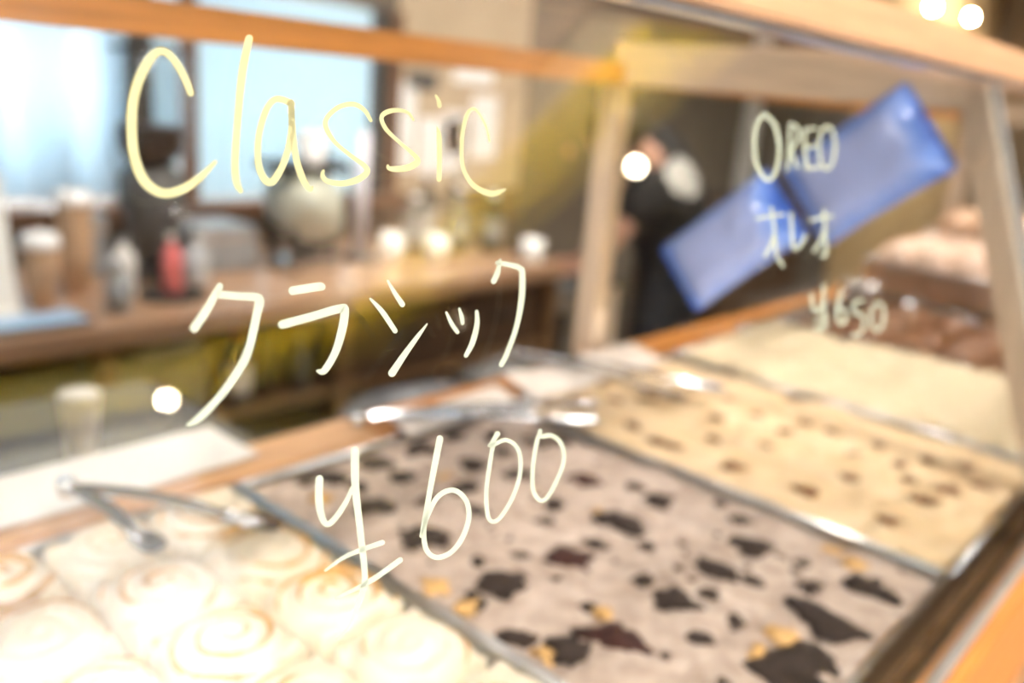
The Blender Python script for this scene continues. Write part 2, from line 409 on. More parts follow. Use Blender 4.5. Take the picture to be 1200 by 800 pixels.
def fill_spot(x, y, label, energy, size=0.5, col=(1.0, 0.915, 0.82), z=CE-0.02, tilt=0.0, pan=0.0, cone=100):  # unseen spots with housings, added as fill for trays, case and room
    t = thing('fill_spotlight', label, 'lamp', (x, y, z), 'added fill spotlights')
    MB().lathe((x, y, z-0.14), [(0.045, 0), (0.05, 0.02), (0.05, 0.1), (0.03, 0.13), (0.03, 0.14)], 16, False).build('housing', 'black', t, True)
    MB().lathe((x, y, z-0.12), [(0.001, 0), (0.043, 0.002), (0.043, 0.01)], 16).build('lens', 'panel_glow', t)
    L = bpy.data.lights.new('fill_spot_light', 'SPOT'); L.energy = energy; L.color = col; L.spot_size = math.radians(cone); L.spot_blend = 0.9
    L.shadow_soft_size = 0.12
    lo = bpy.data.objects.new('fill_spot_light', L); COL.objects.link(lo); lo.parent = t; lo.location = (0, 0, -0.16); lo.rotation_euler = (tilt, pan, 0)
    return t
for x, y, txt, en in ((0.3, 1.15, 'added fill spotlight above the white rolls', 7), (1.5, 0.75, 'added fill spotlight above the far trays', 26),
                      (0.7, -0.7, 'added fill spotlight above the front glass', 80), (1.3, 1.75, 'added fill spotlight over the cup stacks', 80),
                      (2.6, 1.7, 'added fill spotlight over the dark bottles', 65), (4.8, 1.4, 'added fill spotlight beside the person', 170),
                      (-0.6, -0.6, 'added fill spotlight left of the display case', 110)):
    fill_spot(x, y, txt, en)
fill_spot(2.9, 1.0, 'added fill spotlight aimed at the papers on the tan wall', 85, tilt=math.radians(58))
fill_spot(-1.3, 0.1, 'added fill spotlight at far left aimed along the case', 48, pan=-math.radians(60), cone=60)
fill_spot(2.15, 0.35, 'added fill spotlight over the far end of the case', 85)
fill_spot(9.0, 1.4, 'added fill spotlight in front of the golden far wall', 200, tilt=math.radians(55), cone=120)

def fill_uplight(x, y, label, energy):  # invented fixtures, added to brighten the ceiling strips mirrored in the pane
    t = thing('fill_uplighter', label, 'lamp', (x, y, 2.42), 'added upward fill lights under the ceiling beams')
    MB().lathe((x, y, 2.42), [(0.03, 0), (0.04, 0.01), (0.05, 0.09), (0.045, 0.09), (0.03, 0.03)], 14).build('housing', 'black', t, True)
    MB().tube([(x+0.047, y, 2.47), (x+0.047, y, CE+0.04)], 0.004, 6).build('cord', 'black', t)
    L = bpy.data.lights.new('up_light', 'SPOT'); L.energy = energy; L.color = (1.0, 0.88, 0.70); L.spot_size = math.radians(150); L.spot_blend = 0.6
    L.shadow_soft_size = 0.03
    lo = bpy.data.objects.new('up_light', L); COL.objects.link(lo); lo.parent = t; lo.location = (0, 0, 0.10); lo.rotation_euler = (math.pi, 0, 0)
for x, y, lb, en in ((2.85, -0.9, 'added upward fill light under the tan ceiling strip, nearest the case', 48), (2.85, -1.9, 'added upward fill light under the tan ceiling strip, second from the case', 52), (2.85, -2.9, 'added upward fill light under the tan ceiling strip, nearest the shopfront', 52),
                     (2.2, -3.65, 'added upward fill light under the shopfront beam, right one', 18), (0.8, -3.65, 'added upward fill light under the shopfront beam, left one', 18)):
    fill_uplight(x, y, lb, en)

# ================================================================== DISPLAY CASE
TZ = 1.2                                   # tray rim plane
GY = 0.0905                                # foot of the glass on the front rail
SL = Vector((0, 0.357, 0.934)).normalized()
XS = 0.85                                  # partition frame
XE = 2.25
XA = -0.35
ctr = thing('service_counter', 'wooden service counter carrying the glass display case', 'counter', (0.9, 0.35, 0))
MB().box((XA-0.1, 0.02, 0.0), (XE+0.1, 0.66, 1.06)).build('body', 'wood_counter', ctr)
MB().box((XA-0.14, -0.01, 1.06), (XE+0.14, 0.69, 1.10), 0.004).build('worktop', 'wood_counter', ctr)
case = thing('display_case', 'wooden bakery display case with sloping lettered glass front', 'display case', (0.9, 0.35, 1.10))
MB().box((XA, 0.10, 1.10), (XE, 0.548, 1.150)).build('deck', 'wood_mid', case)
o = MB().box((XA, 0.094, 1.10), (XE, 0.0985, TZ-0.001), 0.0015).build('front_rail', 'wood_orange', case)
bpy.data.objects.remove(o)
MB().box((XA, 0.0785, 1.10), (XE, 0.099, TZ), 0.002).build('front_rail', 'wood_orange', case)
MB().box((XA, GY-0.0032, TZ), (XE, GY+0.0032, TZ+0.004)).build('glass_track', 'aluminium', case)
r1 = MB().box((XA, 0.551, 1.10), (0.4865, 0.606, TZ), 0.003).build('rear_rail', 'wood_pale_x', case); r1['label'] = 'rear rail, brighter-lit left stretch coloured paler'  # same rail throughout; stronger light on this stretch is put into paler wood
r2 = MB().box((0.4875, 0.551, 1.10), (XE, 0.606, TZ), 0.003).build('rear_rail', 'wood_orange', case); r2['label'] = 'orange wood rear rail'
# rear posts, top rails, cross beams
RT = 1.5+0.013
for x in (XA+0.02, XS, XE-0.03):
    MB().box((x-0.0135, 0.590, TZ), (x+0.0135, 0.617, RT), 0.0015).build('rear_post', 'wood_pale', case)
MB().box((XA, 0.585, RT), (XS, 0.617, RT+0.023), 0.0015).build('rear_top_rail', 'wood_orange', case)
MB().box((XS, 0.585, RT), (XE, 0.617, RT+0.023), 0.0015).build('rear_top_rail', 'wood_orange', case)
def glass_pt(z, off=0.0, x=0.0):           # point on the pane at height z, off metres towards the viewer
    return Vector((x, GY + (z-TZ)*SL.y/SL.z, z)) + GN*off
GT = 1.5 + 0.046
for x in (XA+0.02, XS, XE-0.03):
    a = glass_pt(TZ+0.008, -0.0145, x); c = glass_pt(GT-0.006, -0.0145, x)
    MB().bar(a, c, 0.030, 0.0225, GN).build('front_post', 'wood_pale', case)
    MB().box((x-0.0135, 0.228, RT+0.0), (x+0.0135, 0.60, RT+0.045), 0.0015).build('cross_beam', 'wood_pale_y', case)
ty = glass_pt(GT, 0, 0).y
MB().box((XA, 0.2045, GT-0.005), (XE, ty+0.012, GT+0.018), 0.002).build('front_top_beam', 'wood_pale_x', case)
MB().box((XA, ty-0.004, GT-0.009), (XE, ty+0.008, GT-0.0051)).build('top_glass_channel', 'aluminium', case)
def pane(x0, x1):
    mb = MB(); vs = []
    for off in (0.0025, -0.0025):
        for x, z in ((x0, TZ+0.0045), (x1, TZ+0.0045), (x1, GT-0.0095), (x0, GT-0.0095)):
            vs.append(glass_pt(z, off, x))
    mb.add(vs, [(0,1,2,3),(7,6,5,4),(0,4,5,1),(1,5,6,2),(2,6,7,3),(3,7,4,0)])
    return mb
pn = pane(XA+0.005, XS-0.003).build('glass_pane', 'case_glass', case); pn['label'] = 'glass pane with pale yellow handwriting'
pane(XS+0.003, XE-0.005).build('glass_pane', 'case_glass', case)
MB().bar(glass_pt(TZ+0.005, 0, XS), glass_pt(GT-0.0095, 0, XS), 0.0055, 0.0052, GN).build('pane_seal', 'grey_seal', case)
# inner partition pane between the bays
MB().box((XS-0.0135, 0.235, 1.262), (XS-0.0095, 0.588, RT)).build('partition_pane', 'case_glass', case)

# ------------------------------------------------------------------ handwriting on the pane (outer face)
def on_glass(px, py, off=0.0029):
    p0 = Vector((0.84, GY, TZ)) + GN*off
    d = ray(px, py); return CAM + d*((p0-CAM).dot(GN)/d.dot(GN))
def smooth_line(pts, sub=6):
    out = []
    P = [pts[0]] + list(pts) + [pts[-1]]
    for i in range(1, len(P)-2):
        p0, p1, p2, p3 = P[i-1], P[i], P[i+1], P[i+2]
        for k in range(sub):
            t = k/sub
            out.append(tuple(0.5*((2*p1[j]) + (-p0[j]+p2[j])*t + (2*p0[j]-5*p1[j]+4*p2[j]-p3[j])*t*t + (-p0[j]+3*p1[j]-3*p2[j]+p3[j])*t**3) for j in range(3)))
    out.append(tuple(pts[-1]))
    return out
def letter(strokes, material='marker'):
    mb = MB()
    for s in strokes:
        wd = s[-1] if isinstance(s[-1], list) else None
        pts = s[:-1] if wd else s
        if not isinstance(wd, list): wd = [6]*len(pts)
        if len(wd) == 1: wd = wd*len(pts)
        line = smooth_line([(p[0], p[1], wd[i]) for i, p in enumerate(pts)])
        L = []; Rr = []
        n = len(line)
        # rounded ends
        for i, (x, y, w_) in enumerate(line):
            a = line[max(i-1, 0)]; c = line[min(i+1, n-1)]
            tx, ty_ = c[0]-a[0], c[1]-a[1]; q = math.hypot(tx, ty_) or 1
            nx, ny = -ty_/q, tx/q; tx /= q; ty_ /= q
            if i == 0:
                for an in (0.25, 0.6, 0.9):
                    h = w_/2*an; e = -w_/2*math.sqrt(1-an*an)
                    L.append((x+nx*h+tx*e, y+ny*h+ty_*e)); Rr.append((x-nx*h+tx*e, y-ny*h+ty_*e))
            L.append((x+nx*w_/2, y+ny*w_/2)); Rr.append((x-nx*w_/2, y-ny*w_/2))
            if i == n-1:
                for an in (0.9, 0.6, 0.25):
                    h = w_/2*an; e = w_/2*math.sqrt(1-an*an)
                    L.append((x+nx*h+tx*e, y+ny*h+ty_*e)); Rr.append((x-nx*h+tx*e, y-ny*h+ty_*e))
        vs = []; fs = []; k = len(L)
        for off in (0.00275, 0.0025):
            vs += [on_glass(p[0], p[1], off) for p in L] + [on_glass(p[0], p[1], off) for p in Rr]
        for i in range(k-1):
            fs.append((i, i+1, k+i+1, k+i)); fs.append((2*k+i+1, 2*k+i, 3*k+i, 3*k+i+1))
            fs.append((i+1, i, 2*k+i, 2*k+i+1)); fs.append((k+i, k+i+1, 3*k+i+1, 3*k+i))
        mb.add(vs, fs)
    return mb.build('letter', material, pn)
letter([[(223.5,109),(216,90),(203,69),(191,60),(179,65),(165,88),(156,119),(154.5,156),(158.5,187),(170,213),(190,226),(213,222),(234,208),(252,190),
         [8,9,9,9,11,12,12,12,12,12,11,11,9,5]]])
letter([[(292,45),(284.4,82),(279,135),(275.5,187),(277,212),(282,224),[9,10,9,9,9,6]]])
letter([[(342,122),(332,117),(321,117),(311,131),(303,161),(303,192),(311,211),(321,211),(334,187),(341,156),(342,127),[8,8,8,8,8,8,9,9,8,8,7]],
        [(341,120),(343,156),(347.5,187),(355,210),(363,222),(366,219),[8,8,8,8,6,3]]])
letter([[(434.5,141),(427,129),(414,122),(397,125.5),(383.5,137.5),(382,149),(392.5,166.5),(412,183),(427,194),(430,202),(418.5,210.5),(401,215),(384,212.5),(378,206),(379,200),
         [4,5,6,6,6,6,5,5,6,7,8,7,6,5,3]]])
letter([[(484.5,140.5),(478,132),(466,129),(453,131.5),(447,138.5),(453,152),(468,166.5),(481,177.5),(489,186),(488,191),(477,196.5),(464,198),(456,197),(454.5,194),
         [3,4,5,6,5,5,4,5,6,8,8,7,5,3]]])
letter([[(510.6,111.5),(514,118),(515,124),[2,4.5,5]], [(512.3,149),(514.6,160),(515,188),(514.5,210),[2,6,6,6]]])
letter([[(573.5,165.5),(570,149),(561.5,133),(555,127.5),(547.5,134),(542,156),(541,184),(545,203),(557,219),(574,227),(584,225.5),(592,222),
         [2.5,3,3,4,5,5,5,5,6,7,6,2.5]]])
letter([[(257.5,335.5),(243,361.5),(228,384),[8,10,11]],
        [(258,345),(280.5,347),(299,348),(304,352.5),(301,368),(292,407.5),(280,433.5),(257.5,464.5),(233,490),(220,498),[9,9,10,11,10,10,10,9,9,4]]], 'marker_pale')
letter([[(343,340.5),(372,336),(377,336),[10,10,9]],
        [(331,380),(361,372),(398,361.5),(404,364.5),(400.5,388),(392.5,413.5),(380,434),(372.5,434.5),[10,10,10,10,10,9,8,4]]], 'marker_pale')
letter([[(434,350),(447.5,364.5),(463,387.5),[2.5,6,6]], [(454.5,329),(462.5,343),(471.5,356.5),[2.5,5,6.5]],
        [(500.5,379.5),(490,393.5),(475,414),(459.5,437),[1.5,5,7,9]]], 'marker_pale')
letter([[(523,366),(529.5,379.5),(536,389),[2.5,5,4.5]], [(538.2,361.5),(541,371),(542,378.5),[2.5,5,4.5]],
        [(558.6,365),(559,379.5),(554,400.5),(546,416.5),[4,6,6.5,5]]], 'marker_pale')
letter([[(586,304.5),(583.5,317.5),(578.5,329.5),[3,6,6.5]],
        [(583,308),(598.5,310.5),(609,314),(612,320),(611.3,349.5),(605,383.5),(594.5,413),(587.5,427),[5,6,6.5,7,7,6,6,6]]], 'marker_pale')
letter([[(374.3,561),(374.3,591),(380.5,612.5),(390.5,609.5),(405.5,588),(412.5,571),[9,9,7,7,6,4]],
        [(416,528),(416.5,571),(422.5,625),(427.5,679),(419,709.5),(407.5,736),(394,748.5),[10,9,8,7,6,4,2]],
        [(381,668.5),(407.5,650.5),(448,635.5),[2.5,5,6]], [(394.5,700.5),(431,682.5),(469,656),[3,6,6.5]]], 'marker_pale')
letter([[(515.5,514),(507,557.5),(498.5,604.5),(493.5,628),[8,7,6,4]],
        [(497.5,612),(512,583),(530.5,574),(545.5,585),(549.5,605),(542.5,628.5),(529,646.5),(512,653),(500,644.5),(496.5,625),(498.5,608),[6]]], 'marker_pale')
letter([[(583,508),(577,518),(573,522),[6,5,3]],
        [(576,522.5),(593,515.5),(607.5,527),(609.5,554),(601.5,581),(588,604),(578,611),(571.5,603),(570,574.5),(574.5,540.5),(578,520),[5]]], 'marker_pale')
letter([[(633,505),(634,511),(647,510.5),(658,520.5),(660.5,540.5),(652,564),(640.5,583.5),(632,585.5),(625,574),(624.2,551),(628.5,520.5),(632.5,508),[5]]], 'marker_pale')
# second inscription, farther along the pane
letter([[(896,134),(887,144),(884,166),(887,193),(899,211),(909.5,200),(913.5,173),(908,147),(897,134),[4.6]]], 'marker_pale')
letter([[(926,145),(925,176),(922.5,199),[3.4]], [(926,146),(934,149),(936,161),(928,176),(934,196),[3.6]]], 'marker_pale')
letter([[(943,152),(943.5,175),(945,198),[3.6]], [(943,152),(956,150),[3.4]], [(944,173),(956,171),[3.4]], [(945,198),(960,196),[3.4]]], 'marker_pale')
letter([[(969,147),(962,156),(960,174),(963,192),(970,198),(976,190),(979,172),(976,154),(969,147),[3.6]]], 'marker_pale')
letter([[(886,256),(903,253),(918,251),[3.4]], [(904,243),(908,270),(910,298),(917,311),[3.4]], [(908,272),(903,288),(896,300),[3.6]]], 'marker_pale')
letter([[(927,250),(928,272),(930,291),(938,287),(944,276),[3.6]]], 'marker_pale')
letter([[(950,258),(963,255),(975,253),[3.6]], [(965,246),(967,270),(968,296),(963,299),[3.6]], [(966,270),(961,284),(954,294),[3.4]]], 'marker_pale')
letter([[(951,345),(952,357),(957,366),(962,360),(965,352),[3.4]], [(965,334),(966,356),(965,378),(961,388),[3.4]], [(953,377),(972,371),[2.6]], [(953,386),(972,380),[2.6]]], 'marker_pale')
letter([[(986,341),(982,356),(981,372),(986,380),(991,374),(990,364),(984,362),[3.4]]], 'marker_pale')
letter([[(1012,352),(1002,354),(1001,366),(1009,368),(1013,378),(1009,390),(1000,392),[3.4]]], 'marker_pale')
letter([[(1028,354),(1022,362),(1021,376),(1026,387),(1033,383),(1036,370),(1034,358),(1028,354),[3.4]]], 'marker_pale')

# ================================================================== TRAYS AND ROLLS
ROWN = ['front row', 'second row', 'third row', 'fourth row', 'fifth row', 'rear row']
COLN = ['against the left rim', 'second from the left', 'third from the left', 'against the right rim']
TY0, TY1 = 0.123, 0.540
def make_tray(x0, x1, label, dz=0.0):
    TZ = 1.2 + dz; TY0 = 0.123 + (0.05 if dz else 0)
    t = thing('baking_tray', label, 'tray', ((x0+x1)/2, (TY0+TY1)/2, 1.151+dz), 'steel baking trays in the case')
    zb = 1.151 + dz
    MB().box((x0+0.006, TY0+0.006, zb), (x1-0.006, TY1-0.006, zb+0.0015)).build('tray_base', 'steel', t)
    for a, b2 in (((x0, TY0), (x1, TY0)), ((x1, TY0), (x1, TY1)), ((x1, TY1), (x0, TY1)), ((x0, TY1), (x0, TY0))):
        cx, cy = (x0+x1)/2, (TY0+TY1)/2
        def inn(p, k): return (p[0]+(k if p[0] < cx else -k), p[1]+(k if p[1] < cy else -k))
        i1, i2 = inn(a, 0.006), inn(b2, 0.006); j1, j2 = inn(a, 0.0075), inn(b2, 0.0075)
        MB().add([(*i1, zb), (*i2, zb), (*b2, TZ), (*a, TZ), (*j1, zb+0.001), (*j2, zb+0.001), (*inn(b2, 0.0015), TZ), (*inn(a, 0.0015), TZ)],
                 [(0,1,2,3),(7,6,5,4),(3,2,6,7),(0,4,5,1),(0,3,7,4),(1,5,6,2)]).build('tray_wall', 'steel', t)
        MB().tube([(a[0], a[1], TZ), (b2[0], b2[1], TZ)], 0.0026, 8).build('rolled_rim', 'steel', t, True)
    return t

def make_rolls(x0, x1, kind, frost, dough, top, amp, fall, spiral, crease, res, chunks=(), bits=(), words='', chunk_mat='cookie', csize=0.011, bit_mat='gold_bit', seed=0, floor_z=1.1535):
    """24 rolls packed 4 x 6 in one tray; each is a thing with dough, frosting and toppings"""
    nx, ny = 4, 6
    TY0 = 0.123 + (0.05 if floor_z > 1.2 else 0)
    mg = 0.010 if crease > 0.004 else 0.0062
    ix0, ix1, iy0, iy1 = x0+mg, x1-mg, TY0+mg, TY1-mg
    px, py = (ix1-ix0)/nx, (iy1-iy0)/ny
    def big(x, y):
        q = Vector((x, y, seed*0.37))
        return amp*(noise.noise(q*16)*0.8 + noise.noise(q*38)*0.55 + noise.noise(q*90)*0.3)
    roots = {}
    def fz(x, y, i, j):
        cx, cy = ix0+(i+.5)*px, iy0+(j+.5)*py
        u, v = (x-cx)/(px/2), (y-cy)/(py/2)
        e = max(abs(u), abs(v)); r = math.hypot(u, v)
        z = top + big(x, y) + fall*(1-min(1, r*r)*0.9) - crease*max(0, e-0.80)/0.20
        # drop at the tray rim
        return z
    for j in range(ny):
        for i in range(nx):
            cx, cy = ix0+(i+.5)*px, iy0+(j+.5)*py
            t = thing('cinnamon_roll', f'{kind}, {ROWN[j]}, {COLN[i]} of its tray', 'pastry', (cx, cy, floor_z), words)
            roots[(i, j)] = t
            ph = random.random()*6.28; dirn = random.choice((-1, 1))
            for what in ('dough', 'frosting'):
                n = res; vs = []; fs = []
                k = 0.9995 if what == 'frosting' else (0.97 if crease > 0.004 else 0.94)
                for a in range(n+1):
                    for c in range(n+1):
                        u, v = -1+2*a/n, -1+2*c/n
                        # square grid bulged towards a rounded square
                        s = 1 - (0.10 if crease > 0.004 else 0.0)*(u*u*v*v)
                        x, y = cx+u*s*k*px/2, cy+v*s*k*py/2
                        r = math.hypot(u, v); th = math.atan2(v, u)
                        z = fz(x, y, i, j)
                        sp = math.sin(2*math.pi*(r*2.6) - dirn*th + ph)
                        if what == 'frosting':
                            z += spiral*0.45*sp*(1-0.3*r)
                        else:
                            z += spiral*(1.25*sp - 0.20) - (0.0022 if crease > 0.004 else 0.0062) + 0.0035*noise.noise(Vector((x, y, 3.3+seed))*28)
                        if max(abs(u), abs(v)) > 0.999 and (what == 'dough' or crease > 0.004):
                            z -= 0.018 if what == 'frosting' else 0.03
                        vs.append((x, y, z))
                for a in range(n):
                    for c in range(n):
                        q = a*(n+1)+c; fs.append((q, q+n+1, q+n+2, q+1))
                mb = MB().add(vs, fs)
                if what == 'dough':
                    # sides and base down to the tray
                    rim = [a*(n+1) for a in range(n+1)] + [n*(n+1)+c for c in range(1, n+1)] + [a*(n+1)+n for a in range(n-1, -1, -1)] + [c for c in range(n-1, 0, -1)]
                    b0 = len(mb.v)
                    mb.v += [(vs[q][0], vs[q][1], floor_z) for q in rim]
                    R_ = len(rim)
                    for q in range(R_):
                        mb.f.append((rim[q], rim[(q+1) % R_], b0+(q+1) % R_, b0+q))
                    mb.f.append(tuple(b0+q for q in range(R_)))
                    mb.build('dough', dough, t, True)
                else:
                    mb.build('frosting', frost, t, True)
    def drop(lst, name, default_mat, size, hgt):
        for q, it in enumerate(lst):
            p = at_z(it[0], it[1], top+fall*0.5)
            i = int((p.x-ix0)/px); j = int((p.y-iy0)/py)
            if not (0 <= i < nx and 0 <= j < ny and p.x >= ix0 and p.y >= iy0): continue
            s = size*(it[2] if len(it) > 2 else 1)
            p.x = min(max(p.x, ix0+s*1.5), ix1-s*1.5); p.y = min(max(p.y, iy0+s*1.5), iy1-s*1.5)
            i = int((p.x-ix0)/px); j = int((p.y-iy0)/py)
            mt = it[3] if len(it) > 3 else default_mat
            z = fz(p.x, p.y, i, j)
            mb = MB().ball((0, 0, 0), s, 16, 7, (1.0, 0.85, hgt), 0.85, seed=q+seed*40)
            an = random.random()*3.14; ca, sa = math.cos(an), math.sin(an)
            mb.v = [(p.x + x*ca-y*sa, p.y + x*sa+y*ca, z + zz) for x, y, zz in mb.v]
            mb.build(name, mt, roots[(i, j)], True)
    drop(chunks, 'cookie_piece', chunk_mat, csize, 0.2)
    drop(bits, 'dough_crumb', bit_mat, csize*0.55, 0.4)
    return roots, fz

TRAYS = [(0.042, 0.333, 'steel tray of white-frosted rolls at the left end of the row'),
         (0.3365, 0.6335, 'steel tray of cookie-cream rolls in the middle of the picture'),
         (0.637, 0.932, 'steel tray of caramel-cream rolls behind the cookie tray'),
         (0.937, 1.234, 'steel tray of plain pale cream rolls past the partition'),
         (1.238, 1.534, 'steel tray of dark chocolate rolls behind the cream rolls'),
         (1.538, 1.834, 'steel tray of pinkish glazed rolls past the chocolate rolls'),
         (1.838, 2.134, 'steel tray of brown rolls at the far end of the case')]
DZ = [0, 0, 0, 0, 0, 0.07, 0.10]
for (x0, x1, lb), dz in zip(TRAYS, DZ):
    make_tray(x0, x1, lb, dz)
    if dz:
        t = thing('tray_riser', 'wooden riser lifting the ' + lb.split('steel ')[1], 'riser', ((x0+x1)/2, 0.33, 1.1505))
        MB().box((x0+0.004, TY0+0.054, 1.1505+dz-0.012), (x1-0.004, TY1-0.004, 1.1505+dz-0.0002)).build('board', 'wood_mid', t)
        for y in (TY0+0.06, TY1-0.025):
            MB().box((x0+0.01, y, 1.1505), (x1-0.01, y+0.015, 1.1505+dz-0.012)).build('foot', 'wood_mid', t)
cook = [(500,630,1.1),(592,686,1.15),(667,655,1.1,'cookie_red'),(720,752,1.25,'cookie_red'),(727,615,1.1),(885,640,1.15),(904,604,.9),(790,705,1.2),(840,670,1.15),
        (968,728,1.3),(1030,692,1.15),(1052,660,1.0),(920,785,1.35),(685,563,.95,'cookie_red'),(772,590,.95),(805,565,.9),(730,535,.9),(437,543,.9),(437,595,1.0),
        (488,525,.95),(555,545,.9),(610,556,.9),(545,575,.8),(625,520,.8),(665,515,.8),(580,510,.7),(520,505,.7),(700,498,.7),(760,520,.5),(385,560,.9),(350,560,.6),(600,745,.7),
        (640,780,1.1),(845,590,.5),(760,640,.45),(690,710,.45),(820,750,.6),(560,660,.4),(500,585,.5),(940,660,.4),(860,725,.5),(990,785,1.1),(1075,710,.8),(640,610,.5),(530,720,.7)]
cook += [(470,560,.7),(650,590,.7),(700,635,.6),(560,600,.6),(610,650,.5),(755,680,.6),(830,700,.5),(870,610,.6),(950,690,.6),(745,570,.6),(420,570,.6),(590,530,.6),(880,680,.5)]
for q in range(60):
    cook.append((random.uniform(400, 1090), random.uniform(520, 800), random.uniform(.14, .30)))
gold = [(707,717,1),(915,745,1.2),(1000,665,1.2),(1055,740,1.2),(1012,778,1.3),(500,690,1.2),(545,715,1.0),(632,770,1.1),(375,585,1.1),(890,765,1.0),(520,560,.7),(700,600,.5),(975,640,.9)]
make_rolls(0.042, 0.333, 'white-frosted spiral roll', 'frost_white', 'dough', 1.208, 0.004, 0.006, 0.0042, 0.006, 26, words='white-frosted rolls', seed=1)
make_rolls(0.3365, 0.6335, 'cookie-topped grey cream roll', 'frost_cookie', 'dough', 1.196, 0.0050, 0.0002, 0.0004, 0.0005, 20, cook, gold, 'cookie-cream rolls', csize=0.0150, seed=2)
nuts = [(945,495),(920,505),(897,520),(860,547,1.2),(770,520,1.2),(840,490),(850,465),(1028,520,1.1),(1000,530),(995,560,1.3),(1055,545),(1112,577,1.4),(1085,590,1.3),
        (1045,612,1.2),(945,575,1.2),(930,465),(790,525),(740,500),(885,485),(975,505),(1065,560),(905,450,.9),(815,455,.9),(870,440,.9),(1150,570),(1090,535),(760,470),(720,470),(835,515),(1135,545)]
make_rolls(0.637, 0.932, 'nut-topped caramel cream roll', 'frost_caramel', 'dough', 1.199, 0.0050, 0.0004, 0.0005, 0.0005, 18, nuts, (), 'caramel-cream rolls', 'nut', 0.0085, seed=3)
make_rolls(0.937, 1.234, 'plain pale cream roll', 'frost_cream', 'dough', 1.203, 0.006, 0.001, 0.0008, 0.0008, 12, words='pale cream rolls', seed=4)
make_rolls(1.238, 1.534, 'dark chocolate glazed roll', 'frost_choc', 'dough_dark', 1.206, 0.006, 0.006, 0.003, 0.006, 12, words='chocolate rolls', seed=5)
make_rolls(1.538, 1.834, 'pinkish glazed roll', 'frost_pink', 'dough_dark', 1.290, 0.010, 0.012, 0.004, 0.006, 12, floor_z=1.2235, words='pink glazed rolls', seed=6)
make_rolls(1.838, 2.134, 'tan-glazed brown roll', 'frost_tan', 'dough_dark', 1.325, 0.012, 0.014, 0.005, 0.006, 12, floor_z=1.2535, words='plain brown rolls', seed=7)

# crumpled baking paper standing up at the back of the trays
def crumple(name, corners, h, seed, label, material='parchment', n=14):
    vs = []; fs = []
    (ax, ay), (bx, by), wd = corners
    d = Vector((bx-ax, by-ay, 0)); nrm = Vector((-d.y, d.x, 0)).normalized()
    for i in range(n+1):
        for j in range(7):
            u, v = i/n, j/6
            p = Vector((ax, ay, 0)) + d*u + nrm*(wd*v + 0.006*noise.noise(Vector((u*5, v*3, seed))))
            z = TZ + 0.004 + h*v*(0.7+0.6*noise.noise(Vector((u*4, seed*2.2, 0.4)))) + 0.003*noise.noise(Vector((u*11, v*6, seed)))
            vs.append((p.x, p.y, max(z, TZ+0.0035)))
    for i in range(n):
        for j in range(6):
            q = i*7+j; fs.append((q, q+7, q+8, q+1))
    o = MB().add(vs, fs).build(name, material, None, True)
    md = o.modifiers.new('thick', 'SOLIDIFY'); md.thickness = 0.0006
    return tag(o, label, 'baking paper')
crumple('baking_paper', ((0.66, 0.522), (0.90, 0.522), 0.05), 0.022, 3, 'crumpled baking paper at the back of the caramel tray')
crumple('baking_paper', ((0.50, 0.532), (0.645, 0.532), 0.03), 0.010, 5, 'pale baking paper edge behind the cookie-cream tray')

# ------------------------------------------------------------------ tongs
def tongs(piv, tip1, tip2, label, wd=0.011):
    piv, tip1, tip2 = Vector(piv), Vector(tip1), Vector(tip2)
    t = thing('tongs', label, 'tongs', piv, 'steel serving tongs')
    up = Vector((0, 0, 1))
    for tip in (tip1, tip2):
        d = tip - piv; L = d.length; dn = d.normalized(); sd = dn.cross(up).normalized(); un = sd.cross(dn)
        pts = []
        for k in range(13):
            s = k/12; bow = math.sin(s*math.pi)*0.004
            pts.append((piv + d*s*0.80 + un*bow, wd*(0.8+0.35*math.sin(s*3.0))/2))
        vs = []; fs = []
        for p, hw in pts:                     # shallow channel section
            vs += [p - sd*hw + un*0.0015, p - sd*hw*0.6 - un*0.001, p + sd*hw*0.6 - un*0.001, p + sd*hw + un*0.0015,
                   p + sd*hw + un*0.0025, p + sd*hw*0.55 + un*0.0003, p - sd*hw*0.55 + un*0.0003, p - sd*hw + un*0.0025]
        for k in range(12):
            for q in range(8):
                fs.append((8*k+q, 8*k+(q+1) % 8, 8*k+8+(q+1) % 8, 8*k+8+q))
        fs += [tuple(range(7, -1, -1)), tuple(range(96, 104))]
        MB().add(vs, fs).build('arm', 'chrome', t, True)
        # scalloped spoon tip
        vs = []; fs = []; nu, nv = 8, 8
        for lay in (0, 1):
            for a in range(nu+1):
                s = a/nu; c = piv + d*(0.77+0.23*s)
                hw = wd*0.5*(0.9+1.1*math.sin(min(1, s*1.15)*math.pi*0.72))
                for b2 in range(nv+1):
                    v = -1+2*b2/nv; sc = 0.0022*math.cos(v*9) if s > 0.75 else 0
                    vs.append(c + sd*hw*v + dn*sc + un*(0.0045*(v*v-0.8)*math.sin(s*math.pi*0.75) + (0.001 if lay else 0)))
        M_ = (nu+1)*(nv+1)
        for a in range(nu):
            for b2 in range(nv):
                q = a*(nv+1)+b2
                fs.append((q, q+1, q+nv+2, q+nv+1)); fs.append((M_+q, M_+q+nv+1, M_+q+nv+2, M_+q+1))
        MB().add(vs, fs).build('tip', 'chrome', t, True)
    MB().tube([piv + Vector((0, 0, -0.004)), piv + Vector((0, 0, 0.006))], 0.006, 12).build('hinge', 'chrome', t, True)
    return t
def tz(px, py, z): return at_z(px, py, z)
tongs(tz(418, 492, 1.212), tz(702, 472, 1.217), tz(700, 492, 1.213), 'steel tongs lying over the back of the cookie-cream rolls')
tongs(tz(602, 414, 1.214), tz(846, 456, 1.218), tz(800, 466, 1.216), 'steel tongs lying over the back of the caramel rolls')
